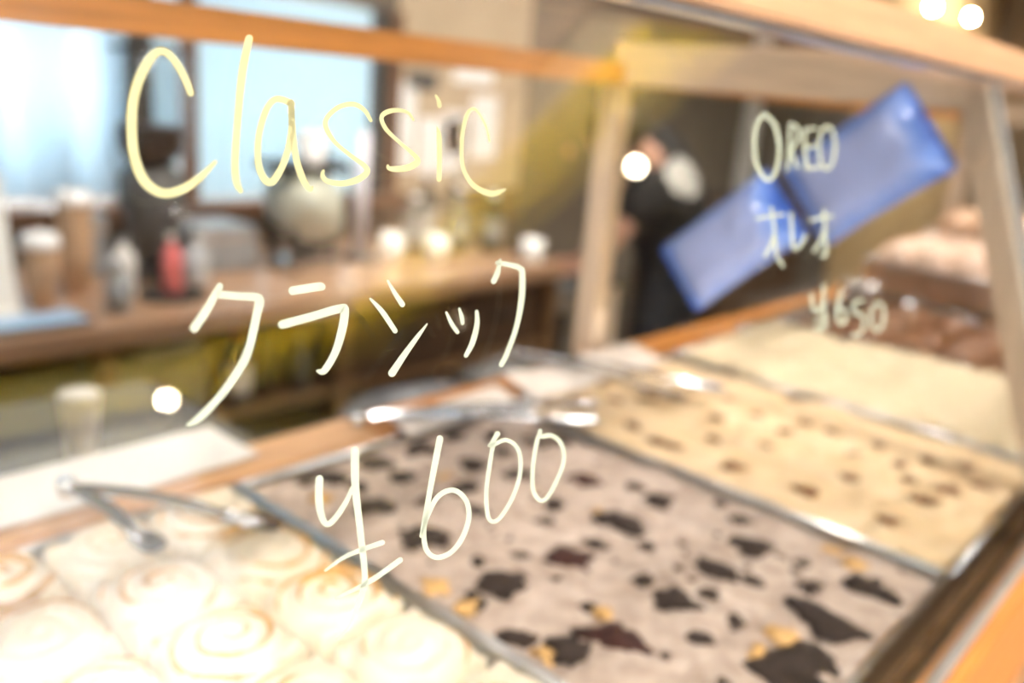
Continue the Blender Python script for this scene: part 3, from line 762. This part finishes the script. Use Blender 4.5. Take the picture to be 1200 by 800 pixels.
tongs(tz(78, 572, 1.222), tz(325, 616, 1.226), tz(182, 642, 1.226), 'open steel tongs resting on the white-frosted rolls', 0.009)
tongs(tz(870, 386, 1.222), tz(1005, 344, 1.226), tz(990, 356, 1.224), 'steel tongs at the back of the cream rolls past the partition')
tongs(tz(1140, 378, 1.232), tz(1065, 348, 1.236), tz(1058, 356, 1.236), 'steel tongs on the far chocolate rolls')

bp_ = at_x(1008, 342, 1.40)
t = thing('icing_bowl', 'small steel bowl standing on the chocolate rolls beside tongs', 'bowl', (1.40, bp_.y, 1.22))
MB().lathe((1.40, bp_.y, 1.216), [(0.014, 0), (0.024, 0.01), (0.03, 0.03), (0.031, 0.036), (0.029, 0.035), (0.023, 0.012), (0.004, 0.004)], 20).build('bowl_body', 'steel', t, True)
MB().lathe((1.40, bp_.y, 1.2255), [(0.022, 0), (0.025, 0.006), (0.004, 0.0075)], 18).build('icing', 'frost_white', t, True)

# ------------------------------------------------------------------ blue wrapped packets on the partition pane
def packet(corners, label, thick=0.022):
    """pillow pack in the plane of the partition; corners in order: bottom-left, bottom-right, top-right, top-left (pixels)"""
    P = [at_x(px, py, XS-0.0145) for px, py in corners]
    c = sum(P, Vector())/4
    ex = ((P[1]-P[0]) + (P[2]-P[3])); lx = ex.length/2; ex.normalize()
    ey = ((P[3]-P[0]) + (P[2]-P[1])); ey = ey - ex*ey.dot(ex); ly = ey.length/2; ey.normalize()
    ez = Vector((-1, 0, 0))
    if ex.cross(ey).dot(ez) < 0: ey = -ey
    t = thing('biscuit_packet', label, 'packet', (0, 0, 0), 'blue biscuit packets')
    M = Matrix.Identity(4)
    for i in range(3): M[i][0], M[i][1], M[i][2], M[i][3] = ex[i], ey[i], ez[i], c[i]
    t.matrix_world = M; t['_o'] = (0, 0, 0)
    nx, ny = 22, 14; vs = []; fs = []
    for lay in (0, 1):
        for a in range(nx+1):
            for b2 in range(ny+1):
                u, v = -1+2*a/nx, -1+2*b2/ny
                body = (1-abs(u)**6)*(1-abs(v)**4)
                z = thick*body*(1+0.10*noise.noise(Vector((u*3, v*3, len(label))))) if lay else 0.0
                vs.append((u*lx/2*0.93, v*ly/2*(1-0.03*(1-u*u)), z + (0.0012 if lay else 0)))
    K = (nx+1)*(ny+1)
    for a in range(nx):
        for b2 in range(ny):
            q = a*(ny+1)+b2
            fs.append((K+q, K+q+ny+1, K+q+ny+2, K+q+1)); fs.append((q, q+1, q+ny+2, q+ny+1))
    for a in range(nx):
        for b2 in (0, ny):
            q = a*(ny+1)+b2; fs.append((q, q+ny+1, K+q+ny+1, K+q))
    for b2 in range(ny):
        for a in (0, nx):
            q = a*(ny+1)+b2; fs.append((q, q+1, K+q+1, K+q))
    MB().add(vs, fs).build('wrapper', 'blue_wrapper', t, True)
    for s in (-1, 1):                         # crimped end seams
        vs = []; fs = []
        for a in range(9):
            for b2 in range(2):
                y = (-1+2*a/8)*ly/2*0.96; x = s*lx/2*(0.925 + 0.075*b2)
                vs.append((x, y, 0.001 + 0.0018*(a % 2))); vs.append((x, y, 0.0003))
        for a in range(8):
            q = 4*a
            fs += [(q, q+2, q+6, q+4), (q+1, q+5, q+7, q+3), (q+2, q+3, q+7, q+6), (q, q+4, q+5, q+1)]
        MB().add(vs, fs).build('end_seam', 'blue_wrapper', t)
    return t
packet(((820, 370), (948, 268), (900, 203), (771, 286)), 'lower blue biscuit packet, tilted, nearer the rear post')
packet(((968, 288), (1124, 198), (1064, 92), (916, 196)), 'upper blue biscuit packet, tilted, beside the front post')

# ================================================================== STAFF SIDE: work table, boxes, cup
wt = thing('work_table', 'low dark work table behind the display case', 'table', (0.9, 0.95, 0))
WTZ = 1.03
MB().box((-0.5, 0.665, WTZ-0.03), (0.62, 1.25, WTZ), 0.003).build('table_top', 'dark_grey', wt)
for x in (-0.45, 0.57):
    for y in (0.76, 1.21):
        MB().box((x-0.02, y-0.02, 0), (x+0.02, y+0.02, WTZ-0.03)).build('leg', 'dark_grey', wt)
def sheet(x0, x1, y0, y1, z, seed, label):
    vs = []; fs = []; nx, ny = 30, 8
    for lay in (0, 1):
        for a in range(nx+1):
            for b2 in range(ny+1):
                x = x0+(x1-x0)*a/nx; y = y0+(y1-y0)*b2/ny
                vs.append((x, y + 0.004*noise.noise(Vector((x*6, seed, 0)))*(1-b2/ny), z + 0.0025 + 0.002*noise.noise(Vector((x*9, y*14, seed))) + (0.0009 if lay else 0)))
    K = (nx+1)*(ny+1)
    for a in range(nx):
        for b2 in range(ny):
            q = a*(ny+1)+b2; fs.append((K+q, K+q+ny+1, K+q+ny+2, K+q+1)); fs.append((q, q+1, q+ny+2, q+ny+1))
    o = MB().add(vs, fs).build('paper_sheet', 'paper_white', None, True)
    return tag(o, label, 'paper')
sheet(-0.2, 0.376, 0.572, 0.648, TZ, 1, 'white paper sheet lying along the rear rail behind the white rolls')
def paper_cup(c, r0, r1, h, material, label, group=None, lip=True, name='paper_cup', cat='cup'):
    t = thing(name, label, cat, c, group)
    MB().lathe(c, [(r0, 0), (r0*1.02, h*0.05), (r1, h*0.98)], 20).build('cup_body', material, t, True)
    if lip: MB().lathe((c[0], c[1], c[2]+h*0.97), [(r1*0.99, 0), (r1*1.06, 0.002), (r1*1.06, 0.005), (r1*0.98, 0.007)], 20).build('rim', 'paper_white', t, True)
    return t
p = at_z(97, 543, WTZ)
paper_cup((p.x, p.y, WTZ), 0.015, 0.0225, 0.085, 'paper_white', 'slim white paper cup standing on the work table behind the rear rail')

# ================================================================== BACK COUNTER
CT = 0.905; CY0, CY1 = 1.94, 2.62; CX0, CX1 = -0.8, 2.54
bc = thing('back_counter', 'long wooden back counter with open shelves below', 'counter', (1.2, 2.3, 0))
MB().box((CX0, CY0, CT-0.05), (CX1, CY1, CT), 0.004).build('countertop', 'wood_counter', bc)
MB().box((CX0, CY1-0.03, 0), (CX1, CY1, CT-0.05)).build('back_panel', 'wood_dark', bc)
for x in (CX0+0.03, 0.885, 1.565, CX1-0.03):
    MB().box((x-0.022, CY0+0.02, 0), (x+0.022, CY0+0.07, CT-0.05)).build('front_post', 'wood_mid', bc)
MB().box((CX0, CY0+0.03, 0.60), (CX1, CY1-0.03, 0.625)).build('shelf', 'wood_mid', bc)
MB().box((CX0, CY0+0.03, 0.28), (CX1, CY1-0.03, 0.305)).build('shelf', 'wood_mid', bc)
for x0, x1 in ((1.60, 2.03), (2.045, 2.46)):
    d = MB().box((x0, CY0+0.035, 0.635), (x1, CY0+0.055, 0.845), 0.003).build('drawer_front', 'wood_dark', bc)
    MB().tube([((x0+x1)/2-0.06, CY0+0.02, 0.75), ((x0+x1)/2+0.06, CY0+0.02, 0.75)], 0.006, 8).build('handle', 'black', d, True)
SHF = 0.6254
def bottle(c, r, h, material, label, cap_mat='black', group=None, label_mat=None, name='bottle'):
    t = thing(name, label, 'bottle', c, group)
    MB().lathe(c, [(r*0.95, 0), (r, 0.006), (r, h*0.62), (r*0.8, h*0.72), (r*0.36, h*0.82), (r*0.34, h*0.92)], 16).build('body', material, t, True)
    MB().lathe((c[0], c[1], c[2]+h*0.92), [(r*0.42, 0), (r*0.42, h*0.08)], 14).build('cap', cap_mat, t, True)
    if label_mat:
        MB().lathe((c[0], c[1], c[2]+h*0.18), [(r*1.02, 0), (r*1.02, h*0.38)], 16, False).build('paper_label', label_mat, t, True)
    return t
def tub(x0, x1, y0, y1, z, h, material, label, lid='dark_grey', name='storage_tub'):
    t = thing(name, label, 'container', ((x0+x1)/2, (y0+y1)/2, z), 'tubs on the shelf under the back counter')
    MB().box((x0, y0, z), (x1, y1, z+h-0.012), 0.006).build('tub_body', material, t)
    MB().box((x0-0.006, y0-0.006, z+h-0.0118), (x1+0.006, y1+0.006, z+h), 0.003).build('lid', lid, t)
    return t
tub(0.20, 0.48, 2.02, 2.3, SHF, 0.13, 'grey_green', 'grey-green storage tub under the counter, at the left edge')
tub(0.52, 0.84, 2.02, 2.3, SHF, 0.15, 'grey_green', 'grey-green storage tub left of the thin shelf post')
tub(0.93, 1.17, 2.02, 2.25, SHF, 0.15, 'grey_green', 'grey-green storage tub right of the thin shelf post', 'dark_grey')
tub(1.02, 1.17, 2.05, 2.2, SHF+0.15, 0.07, 'grey_plastic', 'small grey tub stacked on the grey-green one', 'grey_plastic')
bottle((1.255, 2.02, SHF), 0.036, 0.20, 'dark_grey', 'dark bottle with white label and red cap under the counter', 'red_plastic', None, 'paper_white')
bottle((1.35, 2.06, SHF), 0.034, 0.19, 'black', 'black bottle left of the shelf unit end post', 'black')
bottle((1.46, 2.03, SHF), 0.03, 0.15, 'dark_grey', 'short grey bottle next to the shelf unit end post', 'grey_plastic')
bottle((0.30, 2.06, 0.3054), 0.05, 0.24, 'dark_grey', 'fat dark bottle on the lowest shelf', 'grey_plastic')
tub(0.45, 0.8, 2.02, 2.3, 0.3054, 0.16, 'dark_grey', 'dark storage tub on the lowest shelf, left')
tub(0.93, 1.4, 2.02, 2.3, 0.3054, 0.2, 'dark_grey', 'dark storage tub on the lowest shelf, right')
# crumpled grey bag on a stool-height shelf behind the case
stool = thing('low_bench', 'low dark bench behind the rear rail', 'bench', (1.6, 1.55, 0))
MB().box((1.15, 1.3, 0.60), (2.1, 1.75, 0.63), 0.003).build('bench_top', 'dark_grey', stool)
for x in (1.2, 2.05):
    for y in (1.34, 1.71): MB().box((x-0.02, y-0.02, 0), (x+0.02, y+0.02, 0.60)).build('leg', 'dark_grey', stool)
def bag(c, sx, sy, sz, material, label, seed):
    mb = MB(); n, mr = 22, 12
    for i in range(mr+1):
        ph = math.pi*i/mr
        for k in range(n):
            th = 2*math.pi*k/n
            d = Vector((math.sin(ph)*math.cos(th), math.sin(ph)*math.sin(th), math.cos(ph)))
            f = 1+0.22*noise.noise(d*2.2+Vector((seed, 0, 0)))+0.12*noise.noise(d*6+Vector((0, seed, 0)))
            mb.v.append((c[0]+d.x*sx*f, c[1]+d.y*sy*f, max(c[2], c[2]+sz*0.8+d.z*sz*f)))
    for i in range(mr):
        for k in range(n): mb.f.append((i*n+k, (i+1)*n+k, (i+1)*n+(k+1) % n, i*n+(k+1) % n))
    o = mb.build('plastic_bag', material, None, False)
    return tag(o, label, 'bag')
bag((1.45, 1.5, 0.631), 0.20, 0.16, 0.075, 'bag_grey', 'crumpled grey plastic bag behind the rear rail, left one', 2)
bag((1.85, 1.55, 0.631), 0.17, 0.15, 0.07, 'dark_grey', 'crumpled dark grey bag behind the rear rail, right one', 6)

# cup stacks
def cups(x, y, n, words, r1=0.041):
    """a nested stack: every cup is a thing"""
    for k in range(n):
        z = CT + 0.0005 + k*0.0165
        t = thing('paper_cup', f'kraft paper cup, {ORD[k]} from the bottom of the {words}', 'cup', (x, y, z), f'cups of the {words}')
        MB().lathe((x, y, z), [(r1*0.70, 0), (r1*0.95, 0.0875)], 18, 'bottom').build('cup_body', 'kraft', t, True)
        MB().lathe((x, y, z+0.0875), [(r1*0.97, 0), (r1*1.06, 0.001), (r1*1.06, 0.006), (r1*0.97, 0.007)], 18, False).build('rim', 'kraft', t, True)
    z = CT + 0.0005 + (n-1)*0.0165 + 0.095
    t = thing('cup_lid', f'white lid topping the {words}', 'lid', (x, y, z), None)
    MB().lathe((x, y, z), [(r1*1.09, 0), (r1*1.1, 0.012), (r1*0.98, 0.018), (r1*0.95, 0.028), (r1*0.88, 0.03)], 18).build('cover', 'paper_white', t, True)
    MB().lathe((x, y, z+0.03), [(r1*0.3, 0), (r1*0.28, 0.003)], 10).build('sip_button', 'paper_white', t, True)
ORD = ['first', 'second', 'third', 'fourth', 'fifth', 'sixth', 'seventh', 'eighth', 'ninth', 'tenth', 'eleventh', 'twelfth']
p = at_z(50, 350, CT); print('cup', p)
cups(0.842, 2.2, 4, 'shorter left stack')
cups(0.965, 2.30, 9, 'taller right stack')
# white board/menu stand at far left, blue tablet
t = thing('menu_stand', 'tall white board standing at the left edge of the back counter', 'board', (0.70, 2.18, CT))
MB().bar((0.695, 2.17, CT+0.012), (0.695, 2.23, CT+0.31), 0.16, 0.012, Vector((0, -1, 0.2))).build('board', 'white_plastic', t)
MB().box((0.62, 2.12, CT), (0.77, 2.24, CT+0.012)).build('foot', 'white_plastic', t)
t = thing('tablet_device', 'tablet with bright blue screen lying on the back counter', 'tablet', (0.78, 2.02, CT))
MB().box((0.66, 1.985, CT), (0.87, 2.10, CT+0.012), 0.003).build('body', 'black', t)
MB().box((0.67, 1.992, CT+0.0121), (0.862, 2.093, CT+0.0135)).build('screen', 'blue_plastic', t)
# glass jar, bottles and small things
t = thing('glass_jar', 'clear glass jar with grey lid in front of the cup stacks', 'jar', (0.965, 2.07, CT))
MB().lathe((0.965, 2.07, CT), [(0.03, 0), (0.033, 0.004), (0.033, 0.1), (0.026, 0.112)], 18).build('glass_body', 'jar_glass', t, True)
MB().lathe((0.965, 2.07, CT+0.002), [(0.027, 0.002), (0.029, 0.07), (0.02, 0.075)], 14).build('filling', 'clear_item', t, True)
MB().lathe((0.965, 2.07, CT+0.112), [(0.028, 0), (0.028, 0.016)], 16).build('lid', 'aluminium', t, True)
bottle((1.05, 2.22, CT), 0.03, 0.15, 'white_plastic', 'white squeeze bottle right of the cup stacks', 'grey_plastic')
t = thing('round_tray', 'flat black round tray under the pink bottle', 'tray', (1.14, 2.2, CT))
MB().lathe((1.14, 2.14, CT), [(0.07, 0), (0.085, 0.004), (0.085, 0.010), (0.08, 0.006)], 24).build('dish', 'black', t, True)
MB().lathe((1.14, 2.14, CT+0.0102), [(0.083, 0), (0.086, 0.001), (0.086, 0.003), (0.083, 0.004)], 24, False).build('lip', 'black', t, True)
bottle((1.14, 2.14, CT+0.0145), 0.026, 0.15, 'pink_plastic', 'pink bottle on the black tray', 'white_plastic', None, None)
bottle((1.27, 2.25, CT), 0.035, 0.13, 'clear_item', 'grey bottle right of the pink bottle', 'white_plastic')
# coffee grinder with clear bean hopper
gx, gy = 1.225, 2.40
g = thing('coffee_grinder', 'dark coffee grinder with bean hopper in front of the window', 'grinder', (gx, gy, CT))
MB().box((gx-0.085, gy-0.11, CT), (gx+0.085, gy+0.11, CT+0.035), 0.006).build('base', 'black', g)
MB().lathe((gx, gy, CT+0.035), [(0.07, 0), (0.075, 0.1), (0.09, 0.16), (0.09, 0.24), (0.06, 0.27)], 20).build('body', 'dark_grey', g, True)
MB().lathe((gx, gy, CT+0.306), [(0.045, 0), (0.085, 0.05), (0.09, 0.10), (0.088, 0.11)], 20).build('beans', 'beans', g, True)
MB().lathe((gx, gy, CT+0.3055), [(0.05, 0), (0.094, 0.05), (0.097, 0.30)], 20, False).build('hopper', 'jar_glass', g, True)
MB().lathe((gx, gy, CT+0.606), [(0.1, 0), (0.1, 0.012), (0.03, 0.02)], 20).build('hopper_lid', 'black', g, True)
MB().tube([(gx-0.02, gy-0.08, CT+0.2), (gx-0.02, gy-0.14, CT+0.2), (gx+0.05, gy-0.14, CT+0.2), (gx+0.05, gy-0.08, CT+0.2)], 0.006, 8).build('fork', 'chrome', g, True)
# espresso machine with rounded pale side
ex, ey = 1.66, 2.30
e = thing('espresso_machine', 'pale enamel espresso machine with dark top on the back counter', 'machine', (ex, ey, CT))
def rounded_extrude(y0, y1, prof):
    mb = MB(); n = len(prof)
    mb.v = [(x, y0, z) for x, z in prof] + [(x, y1, z) for x, z in prof]
    mb.f = [tuple(range(n)), tuple(range(2*n-1, n-1, -1))] + [(i, n+i, n+(i+1) % n, (i+1) % n) for i in range(n)]
    return mb
prof = []
for k in range(26):
    a = 2*math.pi*k/26; ca, sa = math.cos(a), math.sin(a)
    prof.append((ex + 0.095*math.copysign(abs(ca)**0.8, ca) - 0.02*sa, CT+0.195 + 0.105*math.copysign(abs(sa)**0.8, sa)))
rounded_extrude(ey-0.07, ey+0.07, prof).build('body', 'pale_enamel', e, True)
MB().box((ex-0.11, ey-0.08, CT+0.301), (ex+0.11, ey+0.10, CT+0.325), 0.004).build('top_tray', 'black', e)
for sx in (-0.07, 0.07):
    for sy in (-0.05, 0.05): MB().box((ex+sx-0.012, ey+sy-0.012, CT), (ex+sx+0.012, ey+sy+0.012, CT+0.13)).build('leg', 'black', e)
MB().box((ex-0.09, ey-0.07, CT+0.012), (ex+0.09, ey+0.07, CT+0.03)).build('drip_tray', 'chrome', e)
paper_cup((ex-0.01, ey-0.05, CT+0.3255), 0.03, 0.045, 0.09, 'paper_white', 'white cup on the dark top of the espresso machine')
paper_cup((ex+0.055, ey+0.06, CT+0.3255), 0.03, 0.04, 0.08, 'paper_white', 'second white cup behind, on the espresso machine top')
# slim lilac-white roll right of it
t = thing('paper_roll', 'slim upright white paper roll right of the espresso machine', 'roll', (1.90, 2.32, CT))
MB().lathe((1.90, 2.32, CT), [(0.06, 0), (0.06, 0.015), (0.01, 0.017), (0.01, 0.018)], 20).build('foot', 'dark_grey', t, True)
MB().lathe((1.90, 2.32, CT+0.018), [(0.022, 0), (0.022, 0.40)], 18).build('roll', 'lilac_plastic', t, True)
# dark jug behind
t = thing('milk_jug', 'dark round jug behind the paper roll', 'jug', (1.87, 2.50, CT))
MB().lathe((1.84, 2.50, CT), [(0.05, 0), (0.065, 0.02), (0.06, 0.28), (0.045, 0.36), (0.05, 0.40)], 18).build('body', 'dark_grey', t, True)
MB().tube([(1.89, 2.47, CT+0.32), (1.94, 2.44, CT+0.30), (1.94, 2.44, CT+0.15), (1.90, 2.47, CT+0.12)], 0.008, 8).build('handle', 'black', t, True)
# boxes and packs under the window
def crate(x0, x1, y0, y1, z, h, material, label, cat='box', name='carton'):
    t = thing(name, label, cat, ((x0+x1)/2, (y0+y1)/2, z))
    MB().box((x0, y0, z), (x1, y1, z+h), 0.005).build('box_body', material, t)
    MB().box((x0-0.002, y0-0.002, z+h*0.72), (x1+0.002, y1+0.002, z+h*0.76)).build('band', 'kraft', t)
    return t
crate(1.335, 1.53, 2.35, 2.55, CT, 0.13, 'grey_plastic', 'low grey carton between the grinder and the espresso machine')
crate(0.62, 0.80, 2.40, 2.58, CT, 0.09, 'wood_mid', 'low brown carton under the curtain')
crate(1.05, 1.12, 2.45, 2.58, CT, 0.17, 'grey_plastic', 'narrow grey carton behind the white squeeze bottle')
# right-hand part of the counter: glassware and bottles
for k, (x, y, r, h, mt, lb) in enumerate(((2.20, 2.38, .045, .20, 'dark_grey', 'squat dark bottle first in the row right of the white cups'),
        (2.29, 2.42, .04, .27, 'black', 'tall black bottle second in the row of dark bottles'),
        (2.36, 2.32, .042, .24, 'dark_grey', 'dark grey bottle in the middle of the row of dark bottles'),
        (2.45, 2.42, .04, .29, 'wood_dark', 'tallest brown bottle behind the wooden rear post'),
        (2.48, 2.26, .04, .22, 'black', 'squat black bottle at the right end of the row'))):
    bottle((x, y, CT), r, h, mt, lb, 'aluminium' if k % 2 else 'white_plastic', 'dark bottles on the back counter', 'grey_plastic')
for x, y, lb in ((2.02, 2.30, 'white mug left of the dark bottles'), (2.16, 2.22, 'second white mug, next to the squat dark bottle'), (2.44, 2.02, 'white mug at the front edge of the counter by the post')):
    t = thing('mug', lb, 'mug', (x, y, CT), 'white mugs')
    MB().lathe((x, y, CT), [(0.033, 0), (0.038, 0.01), (0.038, 0.085), (0.034, 0.085), (0.033, 0.02)], 18).build('mug_body', 'white_plastic', t, True)
    MB().tube([(x+0.036, y, CT+0.07), (x+0.06, y, CT+0.065), (x+0.06, y, CT+0.03), (x+0.036, y, CT+0.02)], 0.005, 8).build('handle', 'white_plastic', t, True)
# white notices on the tan wall
def notice(px0, py0, px1, py1, label, material='paper_white'):
    a = at_y((px0+px1)/2, py0, YW); c = at_y((px0+px1)/2, py1, YW); l_ = at_y(px0, (py0+py1)/2, YW).x; r_ = at_y(px1, (py0+py1)/2, YW).x
    o = MB().box((l_, YW-0.004, c.z), (r_, YW-0.0005, a.z)).build('wall_notice', material)
    return tag(o, label, 'notice', 'papers on the tan wall')
notice(452, 95, 486, 200, 'tall white paper on the wall, nearest the window')
notice(490, 138, 540, 202, 'square white paper second from the window')
notice(552, 112, 582, 186, 'upright white paper farthest from the window')
notice(532, 75, 578, 98, 'small white paper above the upright one')
notice(478, 84, 512, 106, 'dark oblong card between the white papers', 'dark_grey')
notice(520, 130, 545, 180, 'white paper overlapping the letter gap, third from the window')

# ================================================================== PERSON
def skinned(name, chain_pts, edges, radii, material, parent, root=0, sub=2):
    me = bpy.data.meshes.new(name); loc = Vector(parent['_o'])
    me.from_pydata([tuple(Vector(p)-loc) for p in chain_pts], edges, [])
    o = bpy.data.objects.new(name, me); COL.objects.link(o); o.parent = parent; o['_o'] = tuple(loc)
    sk = o.modifiers.new('skin', 'SKIN'); sk.use_smooth_shade = True
    for i, r in enumerate(radii):
        v = me.skin_vertices[0].data[i]; v.radius = r if isinstance(r, tuple) else (r, r); v.use_root = (i == root)
    ss = o.modifiers.new('sub', 'SUBSURF'); ss.levels = sub; ss.render_levels = sub
    me.materials.append(MATS[material])
    return o
PX, PY = 3.22, 1.97
per = thing('person', 'person in black shirt with white back print, bending over a low table', 'person', (PX, PY, 0))
V = Vector
hip = V((3.27, 1.95, 0.92)); waist = V((3.17, 1.95, 1.06)); chest = V((3.03, 1.97, 1.20)); neckb = V((2.91, 1.99, 1.30)); neck = V((2.85, 2.01, 1.335))
head0 = V((2.80, 2.03, 1.365)); head1 = V((2.75, 2.06, 1.365)); head2 = V((2.715, 2.12, 1.335))
pts = [hip, waist, chest, neckb, neck, head0, head1, head2]
rad = [(0.12, 0.10), (0.10, 0.09), (0.10, 0.09), (0.06, 0.055), 0.052, 0.078, 0.09, 0.066]
edg = [(i, i+1) for i in range(7)]
def limb(start, lst):
    prev = start
    for p, r in lst:
        pts.append(V(p)); rad.append(r); edg.append((prev, len(pts)-1)); prev = len(pts)-1
    return prev
LEGS = (-0.10, 0.10)
for sx in LEGS:
    limb(0, [((3.26+sx, 1.96, 0.86), 0.095), ((3.23+sx, 2.0, 0.49), 0.062), ((3.25+sx, 1.93, 0.12), 0.042), ((3.25+sx, 1.93, 0.045), 0.042), ((3.23+sx*1.1, 2.06, 0.038), 0.036)])
SHO = [(V((2.92, 1.96, 1.12)), V((2.83, 2.01, 0.97)), V((2.78, 2.10, 0.85))), (V((3.07, 2.03, 1.33)), V((2.99, 2.18, 1.07)), V((2.93, 2.22, 0.86)))]
hands = []
for k, (sh, el, wr) in enumerate(SHO):
    limb(2, [(sh, 0.045), (el, 0.046), (el.lerp(wr, 0.75), 0.036), (wr, 0.028)])
    hands.append((wr, -1 if k == 0 else 1))
skinned('body', pts, edg, rad, 'skin', per)
# hands: palm and five fingers resting on the table top
TBZ = 0.78
for w_, s in hands:
    fwd = V((-0.55, 0.83, 0)); lat = V((0.83, 0.55, 0))
    def hp(a, b, c): return w_ + fwd*a + lat*b + V((0, 0, c))
    P = [w_, hp(0.045, 0, -0.035), hp(0.078, 0, -0.043)]; Rr = [(0.026, 0.02), (0.034, 0.015), (0.033, 0.013)]; E_ = [(0, 1), (1, 2)]
    for k in range(4):
        y = (k-1.5)*0.019; ln = (0.062, 0.072, 0.068, 0.052)[k]
        b0 = len(P)
        P += [hp(0.092, y, -0.044), hp(0.092+ln*0.5, y*1.15, -0.047), hp(0.092+ln, y*1.2, -0.058)]
        Rr += [0.0095, 0.0085, 0.007]; E_ += [(2, b0), (b0, b0+1), (b0+1, b0+2)]
    b0 = len(P); sd = -s
    P += [hp(0.05, sd*0.038, -0.042), hp(0.078, sd*0.056, -0.050), hp(0.10, sd*0.06, -0.058)]
    Rr += [0.0115, 0.0095, 0.008]; E_ += [(1, b0), (b0, b0+1), (b0+1, b0+2)]
    skinned('hand', P, E_, Rr, 'skin', per, 1)
# face details, ears, hair
fd = (head2 - head1).normalized(); hx = fd.cross(V((0, 0, 1))).normalized()
MB().ball(head0.lerp(head1, 0.55) + V((0.0, -0.025, 0.025)), 0.122, 18, 12, (1.0, 0.95, 0.88), 0.10, 4).build('hair', 'hair', per, True)
for s in (-1, 1):
    MB().ball(head1 + hx*(s*0.086) + V((0, 0, -0.02)), 0.02, 10, 8, (0.7, 0.7, 1.3)).build('ear', 'skin', per, True)
    MB().ball(head2 + fd*0.052 + hx*(s*0.03), 0.010, 8, 6).build('eye', 'black', per, True)
MB().ball(head2 + fd*0.066 + V((0, 0, -0.026)), 0.016, 10, 8, (0.75, 0.75, 1.2)).build('nose', 'skin', per, True)
MB().ball(head2 + fd*0.048 + V((0, 0, -0.055)), 0.018, 10, 6, (0.9, 0.8, 0.35)).build('mouth', 'cookie_red', per, True)
# shirt with sleeves
sp_ = [hip, waist, chest, neckb + V((0.02, 0, -0.01)), SHO[0][0], SHO[0][0].lerp(SHO[0][1], 0.75), SHO[1][0], SHO[1][0].lerp(SHO[1][1], 0.6)]
skinned('shirt', sp_, [(0,1),(1,2),(2,3),(2,4),(4,5),(2,6),(6,7)], [(0.16,0.145),(0.15,0.13),(0.175,0.15),(0.11,0.10),0.095,0.075,0.10,0.075], 'black_cloth', per)
# trousers
tp = [hip + V((0.0, 0, -0.02))]; te = []; tr_ = [(0.155, 0.14)]
for sx in LEGS:
    b0 = len(tp)
    tp += [V((3.26+sx, 1.96, 0.84)), V((3.23+sx, 2.0, 0.49)), V((3.25+sx, 1.93, 0.12))]; tr_ += [0.112, 0.085, 0.066]
    te += [(0, b0), (b0, b0+1), (b0+1, b0+2)]
skinned('trousers', tp, te, tr_, 'navy_cloth', per)
for sx in LEGS:
    MB().ball((3.24+sx, 2.0, 0.045), 0.1, 14, 8, (0.46, 1.35, 0.45)).build('shoe', 'black', per, True)
# white print patch on the back of the shirt
def back_print():
    vs = []; fs = []; n = 12
    ax = (neckb - waist).normalized(); up = V((-0.25, -0.97, 0.0)); up = (up - ax*up.dot(ax)).normalized(); sd = ax.cross(up)
    if sd.z < 0: sd = -sd
    c0 = chest.lerp(neckb, 0.15)
    for lay in (0, 1):
        for a in range(n+1):
            for b2 in range(n+1):
                u, v = -1+2*a/n, -1+2*b2/n
                su, sv = u*math.sqrt(1-v*v/2), v*math.sqrt(1-u*u/2)
                p = c0 + ax*su*0.115 + sd*(sv*0.085+0.045)
                vs.append(p + up*(0.175 + (0.003 if lay else 0)))
    K = (n+1)**2
    for a in range(n):
        for b2 in range(n):
            q = a*(n+1)+b2; fs.append((K+q, K+q+1, K+q+n+2, K+q+n+1)); fs.append((q, q+n+1, q+n+2, q+1))
    return MB().add(vs, fs)
bpz = back_print().build('back_print', 'print_white', per, True)
sw = bpz.modifiers.new('wrap', 'SHRINKWRAP'); sw.target = [c for c in per.children if c.name.startswith('shirt')][0]; sw.offset = 0.003
per.location.x += 0.11
# low table the person leans on
t = thing('side_table', 'small table with tan legs under the bending person', 'table', (2.83, 2.3, 0))
MB().box((2.575, 2.04, TBZ-0.03), (3.08, 2.62, TBZ), 0.004).build('table_top', 'dark_grey', t)
for x in (2.62, 3.04):
    for y in (2.08, 2.58): MB().box((x-0.025, y-0.025, 0), (x+0.025, y+0.025, TBZ-0.03)).build('leg', 'wood_pale', t)
t = thing('waste_bin', 'black bin standing under the small table', 'bin', (2.83, 2.3, 0))
MB().lathe((2.83, 2.33, 0), [(0.13, 0), (0.135, 0.02), (0.165, 0.55), (0.172, 0.56), (0.172, 0.58), (0.16, 0.58)], 24).build('bin_body', 'black', t, True)
MB().lathe((2.83, 2.33, 0.5805), [(0.174, 0), (0.174, 0.015), (0.05, 0.03)], 24).build('lid', 'dark_grey', t, True)
t = thing('storage_cabinet', 'dark storage cabinet along the far wall behind the packets', 'cabinet', (5.0, 2.6, 0))
MB().box((4.45, 2.35, 0), (5.5, 2.88, 0.95), 0.005).build('carcass', 'wood_dark', t)
for x0, x1 in ((4.47, 4.965), (4.985, 5.48)):
    d = MB().box((x0, 2.33, 0.04), (x1, 2.349, 0.92), 0.003).build('door', 'wood_dark', t)
    MB().tube([(x0+0.05, 2.32, 0.55), (x0+0.05, 2.32, 0.75)], 0.007, 8).build('handle', 'steel', d, True)

# drop the bookkeeping property
for o in bpy.data.objects:
    if '_o' in o: del o['_o']
